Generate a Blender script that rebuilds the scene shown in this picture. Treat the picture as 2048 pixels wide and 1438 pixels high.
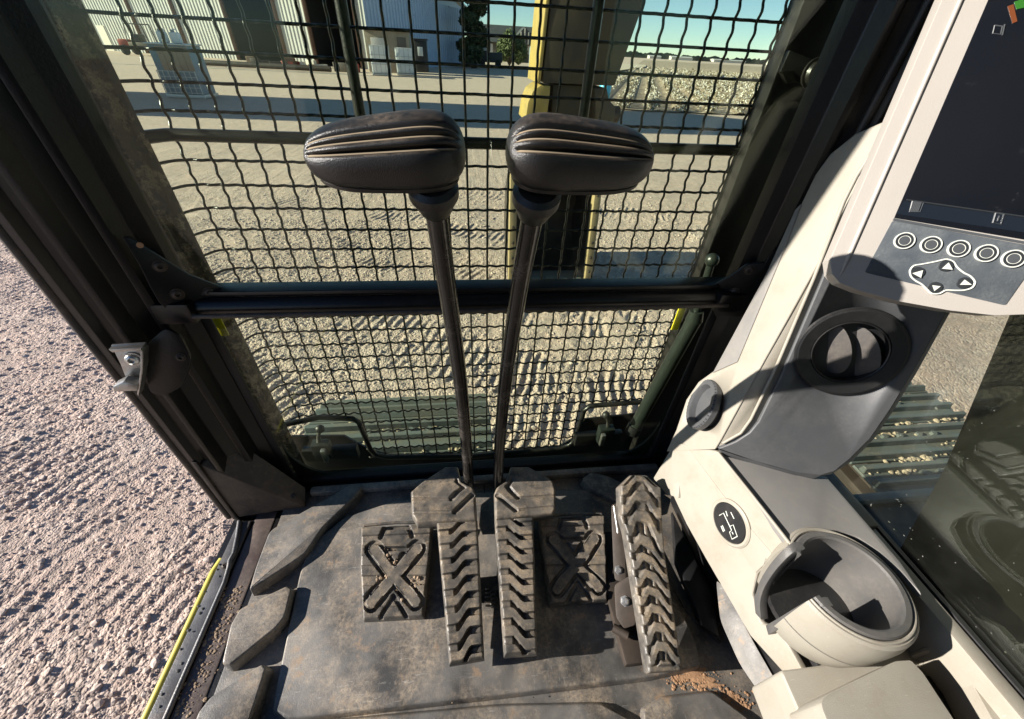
import bpy, bmesh, math, random
import numpy as np
from mathutils import Vector, Matrix
random.seed(7); RNG = np.random.default_rng(7)
for o in list(bpy.data.objects): bpy.data.objects.remove(o, do_unlink=True)
SC = bpy.context.scene
COL = SC.collection
GZ = -1.30                                     # ground level below the cab floor (cab floor is Z = 0)

# ------------------------------------------------------------------ camera
CAMPOS = np.array((0., 0., .9)); FPX = 770.
def cam_basis(pitch, yaw, roll):
    p, y, r = [math.radians(a) for a in (pitch, yaw, roll)]
    f = np.array([math.sin(y)*math.cos(p), math.cos(y)*math.cos(p), -math.sin(p)])
    R = np.array([math.cos(y), -math.sin(y), 0.]); U = np.cross(R, f)
    return f, R*math.cos(r)+U*math.sin(r), -R*math.sin(r)+U*math.cos(r)
CF, CR, CU = cam_basis(38.8, 8.3, 3.2)
cam = bpy.data.cameras.new('camera'); camo = bpy.data.objects.new('camera', cam); COL.objects.link(camo)
cam.sensor_width = 36; cam.lens = FPX/2048*36; cam.clip_start = .02; cam.clip_end = 6000
m = Matrix.Identity(4)
for i in range(3):
    m[i][0], m[i][1], m[i][2], m[i][3] = CR[i], CU[i], -CF[i], CAMPOS[i]
camo.matrix_world = m
SC.camera = camo
# ------------------------------------------------------------------ light
SUN_EL, SUN_AZ = 20.5, 270.0                   # azimuth clockwise from +Y: the sun stands to the left of the cab
w = bpy.data.worlds.new('World'); SC.world = w; w.use_nodes = True
nt = w.node_tree; bg = nt.nodes['Background']
sky = nt.nodes.new('ShaderNodeTexSky'); sky.sky_type = 'NISHITA'; sky.sun_disc = False
sky.sun_elevation = math.radians(SUN_EL); sky.sun_rotation = math.radians(SUN_AZ)
sky.altitude = 50; sky.air_density = .7; sky.dust_density = .0; sky.ozone_density = 3.4
nt.links.new(sky.outputs[0], bg.inputs[0]); bg.inputs[1].default_value = .075
sl = bpy.data.lights.new('sun', 'SUN'); sl.energy = 5.0; sl.angle = math.radians(.53); sl.color = (1., .935, .85)
so = bpy.data.objects.new('sun', sl); COL.objects.link(so)
a, e = math.radians(SUN_AZ), math.radians(SUN_EL)
SUNV = Vector((math.sin(a)*math.cos(e), math.cos(a)*math.cos(e), math.sin(e)))
so.rotation_euler = SUNV.to_track_quat('Z', 'Y').to_euler(); so.location = SUNV*30
vs = SC.view_settings
vs.view_transform = 'Standard'; vs.look = 'None'; vs.gamma = 1; vs.exposure = .98
try: vs.use_curve_mapping = False
except Exception: pass
SC.cycles.max_bounces = 10; SC.cycles.transparent_max_bounces = 24
SC.cycles.diffuse_bounces = 4; SC.cycles.glossy_bounces = 4
SC.cycles.caustics_reflective = False; SC.cycles.caustics_refractive = False

# ------------------------------------------------------------------ measuring: from photo pixel to a point at a known distance
def ray(x, y): return CF*FPX + CR*(x-1024) - CU*(y-719)
def on(x, y, ax, v):
    d = ray(x, y); i = 'XYZ'.index(ax); return CAMPOS + d*((v-CAMPOS[i])/d[i])
def onp(x, y, P0, n):
    d = ray(x, y); n = np.array(n, float); return CAMPOS + d*((np.array(P0)-CAMPOS)@n/(d@n))
V = lambda p: Vector([float(q) for q in p])
def unit(v): v = np.array(v, float); return v/np.linalg.norm(v)

# ------------------------------------------------------------------ materials
MATS = {}
def nodes(name):
    m = bpy.data.materials.new(name); m.use_nodes = True; MATS[name] = m
    return m, m.node_tree, m.node_tree.nodes, m.node_tree.links
def ramp(N, L, src, p0, p1):
    r = N.new('ShaderNodeMapRange'); r.inputs[1].default_value = p0; r.inputs[2].default_value = p1; r.clamp = True
    L.new(src, r.inputs[0]); return r.outputs[0]
def noise(N, L, vec, scale, detail=6, rough=.6):
    n = N.new('ShaderNodeTexNoise'); n.inputs['Scale'].default_value = scale; n.inputs['Detail'].default_value = detail
    n.inputs['Roughness'].default_value = rough; L.new(vec, n.inputs['Vector']); return n.outputs[0]
def mixc(N, L, fac, a, b):
    x = N.new('ShaderNodeMix'); x.data_type = 'RGBA'
    if isinstance(fac, float): x.inputs[0].default_value = fac
    else: L.new(fac, x.inputs[0])
    for i, c in ((6, a), (7, b)):
        if isinstance(c, tuple): x.inputs[i].default_value = (*c, 1)
        else: L.new(c, x.inputs[i])
    return x.outputs[2]
def mul(N, L, a, b, op='MULTIPLY'):
    x = N.new('ShaderNodeMath'); x.operation = op
    for i, c in ((0, a), (1, b)):
        if isinstance(c, (float, int)): x.inputs[i].default_value = c
        else: L.new(c, x.inputs[i])
    return x.outputs[0]
def M(name, col, rough=.5, metal=0., col2=None, ns=9., bump=.0, bs=250., dust=0., dcol=(.36, .27, .19), ds=6., up=True, scratch=0., spec=.5, d0=.45, d1=.72):
    """painted / moulded surface: base colour, its mottling, dust that lies on it, fine grain, scuffs"""
    m, T, N, L = nodes(name); b = N['Principled BSDF']
    g = N.new('ShaderNodeNewGeometry'); P = g.outputs['Position']
    c = col
    if col2: c = mixc(N, L, ramp(N, L, noise(N, L, P, ns), .35, .65), col, col2)
    rr = rough
    if scratch:
        mp = N.new('ShaderNodeMapping'); mp.inputs['Scale'].default_value = (1, 9, 3); mp.inputs['Rotation'].default_value = (.3, .2, .7); L.new(P, mp.inputs[0])
        s = ramp(N, L, noise(N, L, mp.outputs[0], 45, 3, .7), .66, .72)
        c = mixc(N, L, mul(N, L, s, scratch), c, tuple(min(1, q*2.2+.06) for q in (col)))
    if dust:
        f = mul(N, L, ramp(N, L, noise(N, L, P, ds, 9, .68), d0, d1), dust)
        f2 = ramp(N, L, noise(N, L, P, ds*14, 4, .6), .25, .75)
        f = mul(N, L, f, f2)
        if up:
            sx = N.new('ShaderNodeSeparateXYZ'); L.new(g.outputs['Normal'], sx.inputs[0])
            f = mul(N, L, f, ramp(N, L, sx.outputs[2], *(up if isinstance(up, tuple) else (.1, .8))))
        c = mixc(N, L, f, c, dcol)
        r = N.new('ShaderNodeMix'); L.new(f, r.inputs[0]); r.inputs[2].default_value = rough; r.inputs[3].default_value = .95
        L.new(r.outputs[0], b.inputs['Roughness'])
    else: b.inputs['Roughness'].default_value = rough
    if isinstance(c, tuple): b.inputs['Base Color'].default_value = (*c, 1)
    else: L.new(c, b.inputs['Base Color'])
    b.inputs['Metallic'].default_value = metal; b.inputs['Specular IOR Level'].default_value = spec
    if bump:
        bp = N.new('ShaderNodeBump'); bp.inputs['Strength'].default_value = bump; bp.inputs['Distance'].default_value = .002
        L.new(noise(N, L, P, bs, 3), bp.inputs['Height']); L.new(bp.outputs[0], b.inputs['Normal'])
    return m
def glass_mat(name, tint, grime=.05, f0=.045, dcol=(.5, .45, .36), streak=1.):
    m, T, N, L = nodes(name); N.remove(N['Principled BSDF'])
    g = N.new('ShaderNodeNewGeometry'); P = g.outputs['Position']
    tr = N.new('ShaderNodeBsdfTransparent'); tr.inputs[0].default_value = (*tint, 1)
    gl = N.new('ShaderNodeBsdfGlossy'); gl.inputs['Roughness'].default_value = .015; gl.inputs[0].default_value = (.95, 1, .97, 1)
    df = N.new('ShaderNodeBsdfDiffuse'); df.inputs[0].default_value = (*dcol, 1)
    lw = N.new('ShaderNodeLayerWeight'); lw.inputs[0].default_value = .5
    p5 = mul(N, L, lw.outputs['Facing'], 5., 'POWER'); fr = mul(N, L, mul(N, L, p5, .9), f0, 'ADD')
    mx = N.new('ShaderNodeMixShader'); L.new(fr, mx.inputs[0]); L.new(tr.outputs[0], mx.inputs[1]); L.new(gl.outputs[0], mx.inputs[2])
    # dust film on the outside of the pane
    d = mul(N, L, ramp(N, L, noise(N, L, P, 5, 8, .7), .42, .8), grime*1.6)
    sp = mul(N, L, ramp(N, L, noise(N, L, P, 170, 2, .5), .735, .77), .35*streak)
    d = mul(N, L, mul(N, L, d, sp, 'ADD'), grime*.35, 'ADD')
    m2 = N.new('ShaderNodeMixShader'); L.new(d, m2.inputs[0]); L.new(mx.outputs[0], m2.inputs[1]); L.new(df.outputs[0], m2.inputs[2])
    L.new(m2.outputs[0], N['Material Output'].inputs[0]); return m

M('black_paint', (.005, .005, .0055), .34, 0, (.008, .0077, .0075), 5, .15, 300, spec=.4, dust=.12, ds=5, up=False, d0=.55, d1=.85, scratch=.12)
M('brown_dust_paint', (.03, .026, .023), .55, 0, (.055, .042, .034), 14, .2, 200, dust=.5, up=False, ds=9)
M('rubber_seal', (.010, .010, .011), .6, bump=.2)
def floor_mat_():
    m, T, N, L = nodes('floor_rubber'); b = N['Principled BSDF']; g = N.new('ShaderNodeNewGeometry'); P = g.outputs['Position']
    c = mixc(N, L, ramp(N, L, noise(N, L, P, 7, 7, .62), .40, .62), (.066, .064, .062), (.205, .194, .178))
    for (sc, rot, lo, hi, am, col) in (((1, 6, 1), .5, .60, .70, .75, (.42, .40, .365)), ((7, 1, 1), -.4, .62, .70, .6, (.36, .34, .31)), ((3, 1, 1), 1.1, .66, .71, .6, (.48, .44, .39))):
        mp = N.new('ShaderNodeMapping'); mp.inputs['Scale'].default_value = sc; mp.inputs['Rotation'].default_value = (0, 0, rot); L.new(P, mp.inputs[0])
        f = mul(N, L, mul(N, L, ramp(N, L, noise(N, L, mp.outputs[0], 38, 4, .65), lo, hi), am), ramp(N, L, noise(N, L, P, 5, 4, .6), .42, .62)); c = mixc(N, L, f, c, col)
    f = mul(N, L, ramp(N, L, noise(N, L, P, 11, 9, .7), .45, .66), ramp(N, L, noise(N, L, P, 160, 4, .7), .30, .62)); c = mixc(N, L, mul(N, L, f, .8), c, (.50, .40, .29))
    f2 = mul(N, L, ramp(N, L, noise(N, L, P, 26, 8, .72), .58, .66), .7); c = mixc(N, L, f2, c, (.33, .225, .14))
    L.new(c, b.inputs['Base Color']); L.new(mul(N, L, mul(N, L, ramp(N, L, noise(N, L, P, 13, 5, .6), .35, .65), .28), .32, 'ADD'), b.inputs['Roughness'])
    bp = N.new('ShaderNodeBump'); bp.inputs['Strength'].default_value = .3; bp.inputs['Distance'].default_value = .0015; L.new(noise(N, L, P, 420, 3), bp.inputs['Height']); L.new(bp.outputs[0], b.inputs['Normal'])
floor_mat_()
M('pad_rubber', (.060, .058, .055), .38, 0, (.19, .168, .14), 30, .25, 380, dust=.95, dcol=(.48, .36, .23), ds=28, scratch=.6, d0=.46, d1=.64)
M('knob_rubber', (.007, .007, .0075), .33, 0, (.014, .0135, .013), 14, .34, 1000, spec=.7, dust=.9, dcol=(.24, .18, .13), ds=14, d0=.42, d1=.70, up=(.45, .95))
M('knob_lip', (.015, .0145, .014), .45, 0, (.03, .026, .022), 20, bump=.1)
M('groove_dust', (.34, .27, .18), .9)
M('shaft_sleeve', (.012, .0115, .011), .16, 0, (.022, .019, .017), 18, .1, 200, dust=.6, dcol=(.20, .175, .155), ds=13, up=False, d0=.52, d1=.66)
M('cream_plastic', (.385, .36, .305), .46, 0, (.335, .308, .255), 7, .3, 900, dust=.6, dcol=(.28, .21, .14), ds=14, up=False, d0=.52, d1=.76, scratch=.16)
M('grey_cream_plastic', (.35, .335, .30), .45, 0, (.31, .295, .265), 6, .25, 900, dust=.3, dcol=(.4, .33, .25), ds=8, up=False, d0=.6, d1=.85)
M('monitor_plastic', (.45, .42, .385), .42, 0, (.43, .40, .365), 5, .22, 1200)
M('grey_plastic', (.072, .076, .082), .45, 0, (.092, .095, .10), 10, .25, 900, dust=.22, dcol=(.3, .28, .25), ds=13, up=False, scratch=.12)
M('light_grey_plastic', (.20, .195, .187), .45, 0, (.24, .232, .22), 8, .25, 900, dust=.3, dcol=(.42, .36, .29), ds=9, up=False)
M('dark_plastic', (.011, .0115, .0125), .42, 0, (.016, .016, .017), 12, .25, 700, dust=.12, dcol=(.25, .22, .19), ds=12, up=False)
M('louver_plastic', (.055, .052, .05), .5, 0, (.08, .074, .068), 18, .3, 700, dust=.5, dcol=(.3, .25, .2), ds=12, up=False)
M('screen_glass', (.007, .009, .013), .07, 0, (.010, .011, .015), 5, spec=.8, dust=.10, dcol=(.4, .4, .4), ds=40, up=False, d0=.62, d1=.7)
M('keypad_film', (.075, .088, .104), .30, 0, (.105, .118, .13), 35, .15, 500, dust=.35, dcol=(.36, .37, .35), ds=30, up=False, scratch=.4)
M('print_white', (.72, .74, .68), .5)
M('print_grey', (.075, .082, .09), .4)
M('headliner_cloth', (.16, .155, .15), .9)
M('print_dark', (.03, .034, .038), .4)
M('print_green', (.03, .15, .02), .4)
M('print_orange', (.17, .05, .018), .4)
M('zinc', (.62, .61, .58), .34, .9, (.42, .41, .39), 40, .2, 300)
M('bolt_steel', (.20, .19, .18), .4, .8, (.12, .11, .10), 60)
M('sill_metal', (.19, .19, .192), .36, .25, (.09, .086, .084), 14, .25, 300, dust=.85, dcol=(.23, .15, .11), ds=10, scratch=.6, d0=.46, d1=.72)
M('sill_paint', (.11, .072, .062), .42, 0, (.13, .12, .115), 9, .2, 250, dust=.9, dcol=(.34, .23, .165), ds=9, scratch=.5)
M('yellow_paint', (.42, .30, .07), .55, 0, (.33, .245, .08), 9, .15, 200, dust=.85, dcol=(.16, .115, .07), ds=2.4, up=False, d0=.5, d1=.8)
M('yellow_edge', (.72, .62, .10), .5, 0, (.62, .52, .08), 12)
M('arm_yellow_shaded', (.075, .058, .028), .6, 0, (.036, .030, .022), 3, .2, 90, dust=.8, dcol=(.10, .07, .045), ds=2.2, up=False, d0=.42, d1=.7)  # paint darkened for the shade on the cab-facing side, plus brown dirt
M('arm_tan', (.28, .215, .115), .6, 0, (.36, .27, .13), 9, dust=.6, dcol=(.15, .1, .06), ds=6, up=False)
M('boom_shaded', (.0045, .004, .0038), .5, 0, (.009, .0075, .006), 4)  # near-black colour carries the shade on the boom's side
M('yellow_sticker', (.75, .62, .02), .5)
M('dark_steel', (.028, .026, .024), .55, .2, (.06, .045, .035), 4, .3, 60, dust=.5, dcol=(.16, .10, .06), ds=3, up=False)
M('track_steel', (.16, .185, .172), .5, .15, (.115, .125, .116), 9, .35, 80, dust=.75, dcol=(.34, .29, .19), ds=9, up=True, d0=.45, d1=.7)
M('guard_paint', (.010, .010, .010), .33, 0, (.018, .016, .015), 25, .2, 300)
M('guard_mottle', (.022, .015, .011), .8, 0, (.10, .068, .046), 45, .8, 120, dust=.95, dcol=(.55, .40, .29), ds=30, up=False, d0=.50, d1=.57)  # left guard bar: tan and brown blotches over a dark base
M('track_mud', (.58, .47, .34), .95, 0, (.42, .33, .23), 40, .8, 200)
M('cup_grey', (.085, .084, .082), .42, 0, (.115, .112, .108), 10, .25, 900, dust=.35, dcol=(.30, .25, .2), ds=14, up=False, scratch=.2)
M('strut_green', (.020, .025, .022), .35, 0, (.014, .018, .016), 15, .2, 200)
M('dirt', (.42, .315, .215), .95, 0, (.29, .205, .135), 60, .8, 260)
M('clay', (.42, .25, .14), .95, 0, (.33, .19, .105), 40, .6, 260)
glass_mat('windshield_glass', (.925, .980, .856), .008, .019)
glass_mat('side_glass', (.87, .905, .82), .012, .05, (.42, .42, .38))

# ------------------------------------------------------------------ mesh helpers (all coordinates are world metres)
def place(o, parent=None):
    COL.objects.link(o)
    if parent is not None:
        o.parent = parent
        loc = Vector((0, 0, 0)); p = parent
        o.matrix_parent_inverse = Matrix.Translation(-world_loc(parent))
    return o
def world_loc(o):
    return Vector(o.location) if o.type == 'EMPTY' else Vector((0, 0, 0))
def tag(o, label, cat, group=None):
    o['label'] = label; o['category'] = cat
    if group: o['group'] = group
    return o
def thing(name, loc, label, cat, group=None):
    o = bpy.data.objects.new(name, None); o.empty_display_size = .05; o.location = [float(q) for q in loc]; COL.objects.link(o)
    return tag(o, label, cat, group)
def struct(o, kind='structure'): o['kind'] = kind; return o
def mk(name, verts, faces, mat, parent=None, smooth=False, autos=None):
    me = bpy.data.meshes.new(name)
    me.from_pydata([tuple(float(q) for q in v) for v in verts], [], faces); me.validate(); me.update()
    return fin(name, me, mat, parent, smooth, autos)
def fin(name, me, mat, parent, smooth, autos=None):
    me.materials.append(MATS[mat] if isinstance(mat, str) else mat)
    if autos is not None:
        me.polygons.foreach_set('use_smooth', [True]*len(me.polygons))
        me.set_sharp_from_angle(angle=math.radians(autos))
    elif smooth: me.polygons.foreach_set('use_smooth', [True]*len(me.polygons))
    o = bpy.data.objects.new(name, me); return place(o, parent)
def from_bm(name, bm, mat, parent=None, autos=35):
    bmesh.ops.recalc_face_normals(bm, faces=bm.faces)
    me = bpy.data.meshes.new(name); bm.to_mesh(me); bm.free(); return fin(name, me, mat, parent, False, autos)
def bevel(bm, w, seg=2, ang=25):
    es = [e for e in bm.edges if len(e.link_faces) == 2 and e.calc_face_angle(0) > math.radians(ang)]
    if es and w > 0: bmesh.ops.bevel(bm, geom=es, offset=w, offset_type='OFFSET', segments=seg, profile=.6, affect='EDGES', clamp_overlap=True)
def box(name, b, mat, parent=None, bev=.003, seg=2, rot=None):
    x0, x1, y0, y1, z0, z1 = b; bm = bmesh.new(); bmesh.ops.create_cube(bm, size=1)
    c = Vector(((x0+x1)/2, (y0+y1)/2, (z0+z1)/2)); s = (x1-x0, y1-y0, z1-z0)
    for v in bm.verts: v.co = Vector((v.co.x*s[0], v.co.y*s[1], v.co.z*s[2]))
    bevel(bm, bev, seg)
    for v in bm.verts:
        if rot is not None: v.co = rot @ v.co
        v.co += c
    return from_bm(name, bm, mat, parent)
def prism(name, top, ext, mat, parent=None, bev=.002, seg=2, autos=35):
    """polygon `top` (3-D, planar) pushed along vector ext"""
    ext = np.array(ext, float); bm = bmesh.new()
    a = [bm.verts.new(V(p)) for p in top]; b = [bm.verts.new(V(np.array(p)+ext)) for p in top]
    n = len(a); bm.faces.new(a); bm.faces.new(b[::-1])
    for i in range(n): bm.faces.new((a[i], b[i], b[(i+1) % n], a[(i+1) % n]))
    bmesh.ops.recalc_face_normals(bm, faces=bm.faces)
    bevel(bm, bev, seg)
    return from_bm(name, bm, mat, parent, autos)
def smooth_poly(pts, r=.3, k=4):
    """round the corners of a polygon: cut each corner at fraction r and put a small arc there"""
    out = []; n = len(pts); pts = [np.array(p, float) for p in pts]
    for i in range(n):
        p, q, s = pts[i-1], pts[i], pts[(i+1) % n]
        a = q+(p-q)*r; b = q+(s-q)*r
        for t in np.linspace(0, 1, k): out.append(a*(1-t)**2+2*q*t*(1-t)+b*t*t)
    return out
def tube_data(pts, r, sides=8, caps=True):
    pts = [np.array(p, float) for p in pts]; n = len(pts); rs = r if isinstance(r, (list, tuple, np.ndarray)) else [r]*n
    vs, fs = [], []; up = None
    for i in range(n):
        t = unit(pts[min(i+1, n-1)]-pts[max(i-1, 0)])
        if up is None: up = unit(np.cross(t, (.31, .9, .2) if abs(t[1]) < .9 else (1, 0, 0)))
        u = unit(up-t*(up@t)); up = u; v = np.cross(t, u)
        for k in range(sides):
            a = 2*math.pi*k/sides; vs.append(pts[i]+(u*math.cos(a)+v*math.sin(a))*rs[i])
    for i in range(n-1):
        for k in range(sides):
            k2 = (k+1) % sides; fs.append((i*sides+k, i*sides+k2, (i+1)*sides+k2, (i+1)*sides+k))
    if caps: fs.append(tuple(range(sides))[::-1]); fs.append(tuple((n-1)*sides+k for k in range(sides)))
    return vs, fs
def tube(name, pts, r, mat, parent=None, sides=10, autos=50):
    v, f = tube_data(pts, r, sides); return mk(name, v, f, mat, parent, autos=autos)
def lathe(name, c, axis, prof, mat, parent=None, n=40, autos=35, close=False):
    """profile [(radius, height along axis)] spun round axis at c"""
    axis = unit(axis); u = unit(np.cross(axis, (.2, .1, 1) if abs(axis[2]) < .9 else (1, 0, 0))); w2 = np.cross(axis, u)
    vs, fs = [], []
    for (r, h) in prof:
        for k in range(n):
            t = 2*math.pi*k/n; vs.append(np.array(c)+axis*h+(u*math.cos(t)+w2*math.sin(t))*r)
    mm = len(prof)
    for i in range(mm-1 if not close else mm):
        j = (i+1) % mm
        for k in range(n): fs.append((i*n+k, i*n+(k+1) % n, j*n+(k+1) % n, j*n+k))
    if not close:
        if prof[0][0] > 1e-6: fs.append(tuple(range(n))[::-1])
        if prof[-1][0] > 1e-6: fs.append(tuple((mm-1)*n+k for k in range(n)))
    bm = bmesh.new(); me = bpy.data.meshes.new('t'); me.from_pydata([tuple(map(float, v)) for v in vs], [], fs); bm.from_mesh(me); bpy.data.meshes.remove(me)
    bmesh.ops.remove_doubles(bm, verts=bm.verts, dist=1e-5)
    return from_bm(name, bm, mat, parent, autos)
def dome_bolt(name, c, axis, r, parent, mat='bolt_steel', hexa=False):
    if hexa:
        return lathe(name, c, axis, [(r*1.35, 0), (r*1.35, r*.18), (r, r*.2), (r, r*.85), (r*.8, r)], mat, parent, n=6, autos=20)
    return lathe(name, c, axis, [(r*1.25, 0), (r*1.25, r*.2), (r, r*.22), (r*.86, r*.5), (r*.5, r*.68), (r*.42, r*.66), (r*.40, r*.3), (0, r*.3)], mat, parent, n=16)
def grid_pad(name, Lk, Rk, vk, P0, n, hf, nu, nv, th, mat, parent, round_=.004):
    """moulded rubber pad: edges given by two polylines, tread relief hf(u, v) in metres"""
    n = np.array(n, float)
    Lp = np.array([onp(*p, P0, n) for p in Lk]); Rp = np.array([onp(*p, P0, n) for p in Rk])
    vv = np.linspace(0, 1, nv); uu = np.linspace(0, 1, nu)
    L = np.stack([np.interp(vv, vk, Lp[:, k]) for k in range(3)], 1); R = np.stack([np.interp(vv, vk, Rp[:, k]) for k in range(3)], 1)
    U, W = np.meshgrid(uu, vv); P = L[:, None, :]*(1-U)[..., None]+R[:, None, :]*U[..., None]
    wd = np.linalg.norm(R-L, axis=1)[:, None]; ln = np.linalg.norm((L[-1]+R[-1]-L[0]-R[0])/2)
    d = np.minimum(np.minimum(U, 1-U)*wd, np.minimum(W, 1-W)*ln)
    h = hf(U, W)*np.clip(d/.004, 0, 1)
    q = np.clip(1-d/round_, 0, 1); h = h-round_*(1-np.sqrt(np.clip(1-q*q, 0, 1)))
    P = P+h[..., None]*n
    vs = P.reshape(-1, 3); I = np.arange(nu*nv).reshape(nv, nu)
    fs = [(int(I[j, i]), int(I[j+1, i]), int(I[j+1, i+1]), int(I[j, i+1])) for j in range(nv-1) for i in range(nu-1)]
    rim = list(I[0, :])+list(I[1:, -1])+list(I[-1, -2::-1])+list(I[-2:0:-1, 0]); b0 = len(vs)
    vs = np.concatenate([vs, vs[rim]-n*th]); k = len(rim)
    fs += [(int(rim[i]), int(rim[(i+1) % k]), b0+(i+1) % k, b0+i) for i in range(k)]; fs.append(tuple(b0+i for i in range(k))[::-1])
    bm = bmesh.new(); me = bpy.data.meshes.new('t'); me.from_pydata([tuple(map(float, v)) for v in vs], [], fs); bm.from_mesh(me); bpy.data.meshes.remove(me)
    return from_bm(name, bm, mat, parent, 48)
def cut(o, cutter):
    md = o.modifiers.new('cut', 'BOOLEAN'); md.operation = 'DIFFERENCE'; md.object = cutter; md.solver = 'EXACT'
    dg = bpy.context.evaluated_depsgraph_get(); me = bpy.data.meshes.new_from_object(o.evaluated_get(dg)); o.modifiers.clear()
    me.name = o.name; o.data = me; bpy.data.objects.remove(cutter, do_unlink=True)
sm = lambda x, a, b: (lambda t: t*t*(3-2*t))(np.clip((x-a)/(b-a), 0, 1))

# value noise for the ground relief
def vnoise(x, y, seed=0):
    xi = np.floor(x).astype(np.int64); yi = np.floor(y).astype(np.int64); fx = x-xi; fy = y-yi
    def hsh(i, j):
        k = (i*374761393+j*668265263+seed*974711) & 0xffffffff; k = ((k ^ (k >> 13))*1274126177) & 0xffffffff
        return ((k ^ (k >> 16)) & 0xffff)/65535.
    fx = fx*fx*(3-2*fx); fy = fy*fy*(3-2*fy)
    return (hsh(xi, yi)*(1-fx)+hsh(xi+1, yi)*fx)*(1-fy)+(hsh(xi, yi+1)*(1-fx)+hsh(xi+1, yi+1)*fx)*fy
def fbm(x, y, oct=4, seed=0, g=.5):
    s = 0; a = 1; t = 0
    for k in range(oct): s = s+a*vnoise(x*2**k, y*2**k, seed+k); t += a; a *= g
    return s/t

# ================================================================== GROUND
def graded(lo, hi, step, far_lo, far_hi, g=1.16):
    a = list(np.arange(lo, hi+1e-6, step)); s = step; x = a[-1]
    while x < far_hi: s *= g; x += s; a.append(x)
    s = step; x = a[0]
    while x > far_lo: s *= g; x -= s; a.insert(0, x)
    return np.array(a)
BANDS = []                                       # crawler prints pressed into the yard
for (x, y, ang, wd, ln, pit, dep) in [(-7.5, 7.4, -33, .62, 9, .085, .020), (-6.2, 5.2, -31, .60, 8, .085, .022), (-5.4, 3.7, -35, .60, 7, .082, .022), (-5.0, 2.3, -24, .55, 6, .085, .018), (-3.6, .9, -38, .6, 6, .085, .012),
        (-3.2, 4.6, -28, .6, 9, .09, .022), (-3.4, 3.9, -40, .6, 8, .085, .022), (-2.2, 5.6, -32, .6, 9, .09, .02), (-.4, 2.9, -23, .7, 5, .085, .03), (-.1, 2.2, -23, .75, 5, .085, .028), (.2, 3.7, -25, .7, 6, .09, .024),
        (-1.6, 6.9, -30, .7, 9, .10, .022), (-2.5, 9.3, -25, .8, 12, .11, .022), (2.6, 4.6, -22, .8, 6, .1, .03), (2.4, 2.4, 66, .8, 6, .1, .026), (3.7, 2.2, 70, .8, 6, .1, .026), (-4.6, 8.6, -41, .7, 7, .10, .02)]:
    BANDS.append((x, y, math.radians(ang), wd, ln, pit, dep*(1.55 if x > -3.5 and y > 1.5 else 1.)))
def ground_h(x, y):
    wx = x+(fbm(x*3, y*3, 3, 5)-.5)*.05; wy = y+(fbm(x*3, y*3, 3, 9)-.5)*.05
    h = (fbm(x*.6, y*.6, 3, 1)-.5)*.05 + (fbm(x*4, y*4, 3, 2)-.5)*.022
    lump = fbm(x*14, y*14, 3, 3, .6); h = h+np.maximum(lump-.56, 0)*.035+(fbm(x*30, y*30, 2, 4, .7)-.5)*.007
    for (ox, oy, an, wd, ln, pit, dep) in BANDS:
        c, s = math.cos(an), math.sin(an); dx, dy = wx-ox, wy-oy; u = dx*c+dy*s; t = -dx*s+dy*c
        mk_ = sm(wd/2-np.abs(t), 0, .05)*sm(u, 0, .4)*sm(ln-u, 0, .4)
        wave = np.abs(((u+.02*np.sin(t*9)) / pit) % 1-.5)*2
        ridge = sm(wave, .45, .9)
        worn = sm(fbm(x*3.2, y*3.2, 4, int(abs(ox*31+oy*17)), .65), .42, .60)
        h = h*(1-.45*mk_*worn)+mk_*worn*(ridge-.62)*dep*.46
    r = np.hypot(x, y); return h*np.clip(1.25-r/60, .0, 1)
gx = graded(-6.4, 4.0, .0165, -900, 900); gy = graded(.3, 7.4, .0165, -40, 2600)
X, Y = np.meshgrid(gx, gy); Hh = ground_h(X, Y)
near_edge = np.clip(1-np.maximum(np.abs(X)-7.2, np.maximum(Y-8.6, 0))/30, .25, 1)
Zg = GZ+Hh*near_edge
nv, nu = X.shape
vs_ = np.stack([X, Y, Zg], -1).reshape(-1, 3).astype(np.float32)
I = np.arange(nu*nv).reshape(nv, nu); q = np.stack([I[:-1, :-1], I[:-1, 1:], I[1:, 1:], I[1:, :-1]], -1).reshape(-1, 4).astype(np.int32)
def big_mesh(name, v, polys, k, mat, smooth):
    me = bpy.data.meshes.new(name); me.vertices.add(len(v)); me.vertices.foreach_set('co', np.ascontiguousarray(v, np.float32).ravel())
    n = len(polys); me.loops.add(n*k); me.loops.foreach_set('vertex_index', np.ascontiguousarray(polys, np.int32).ravel())
    me.polygons.add(n); me.polygons.foreach_set('loop_start', np.arange(0, n*k, k, dtype=np.int32))
    try: me.polygons.foreach_set('loop_total', np.full(n, k, np.int32))
    except Exception: pass
    me.update(calc_edges=True); me.validate()
    me.polygons.foreach_set('use_smooth', [smooth]*n); me.materials.append(MATS[mat]); return bpy.data.objects.new(name, me)
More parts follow.
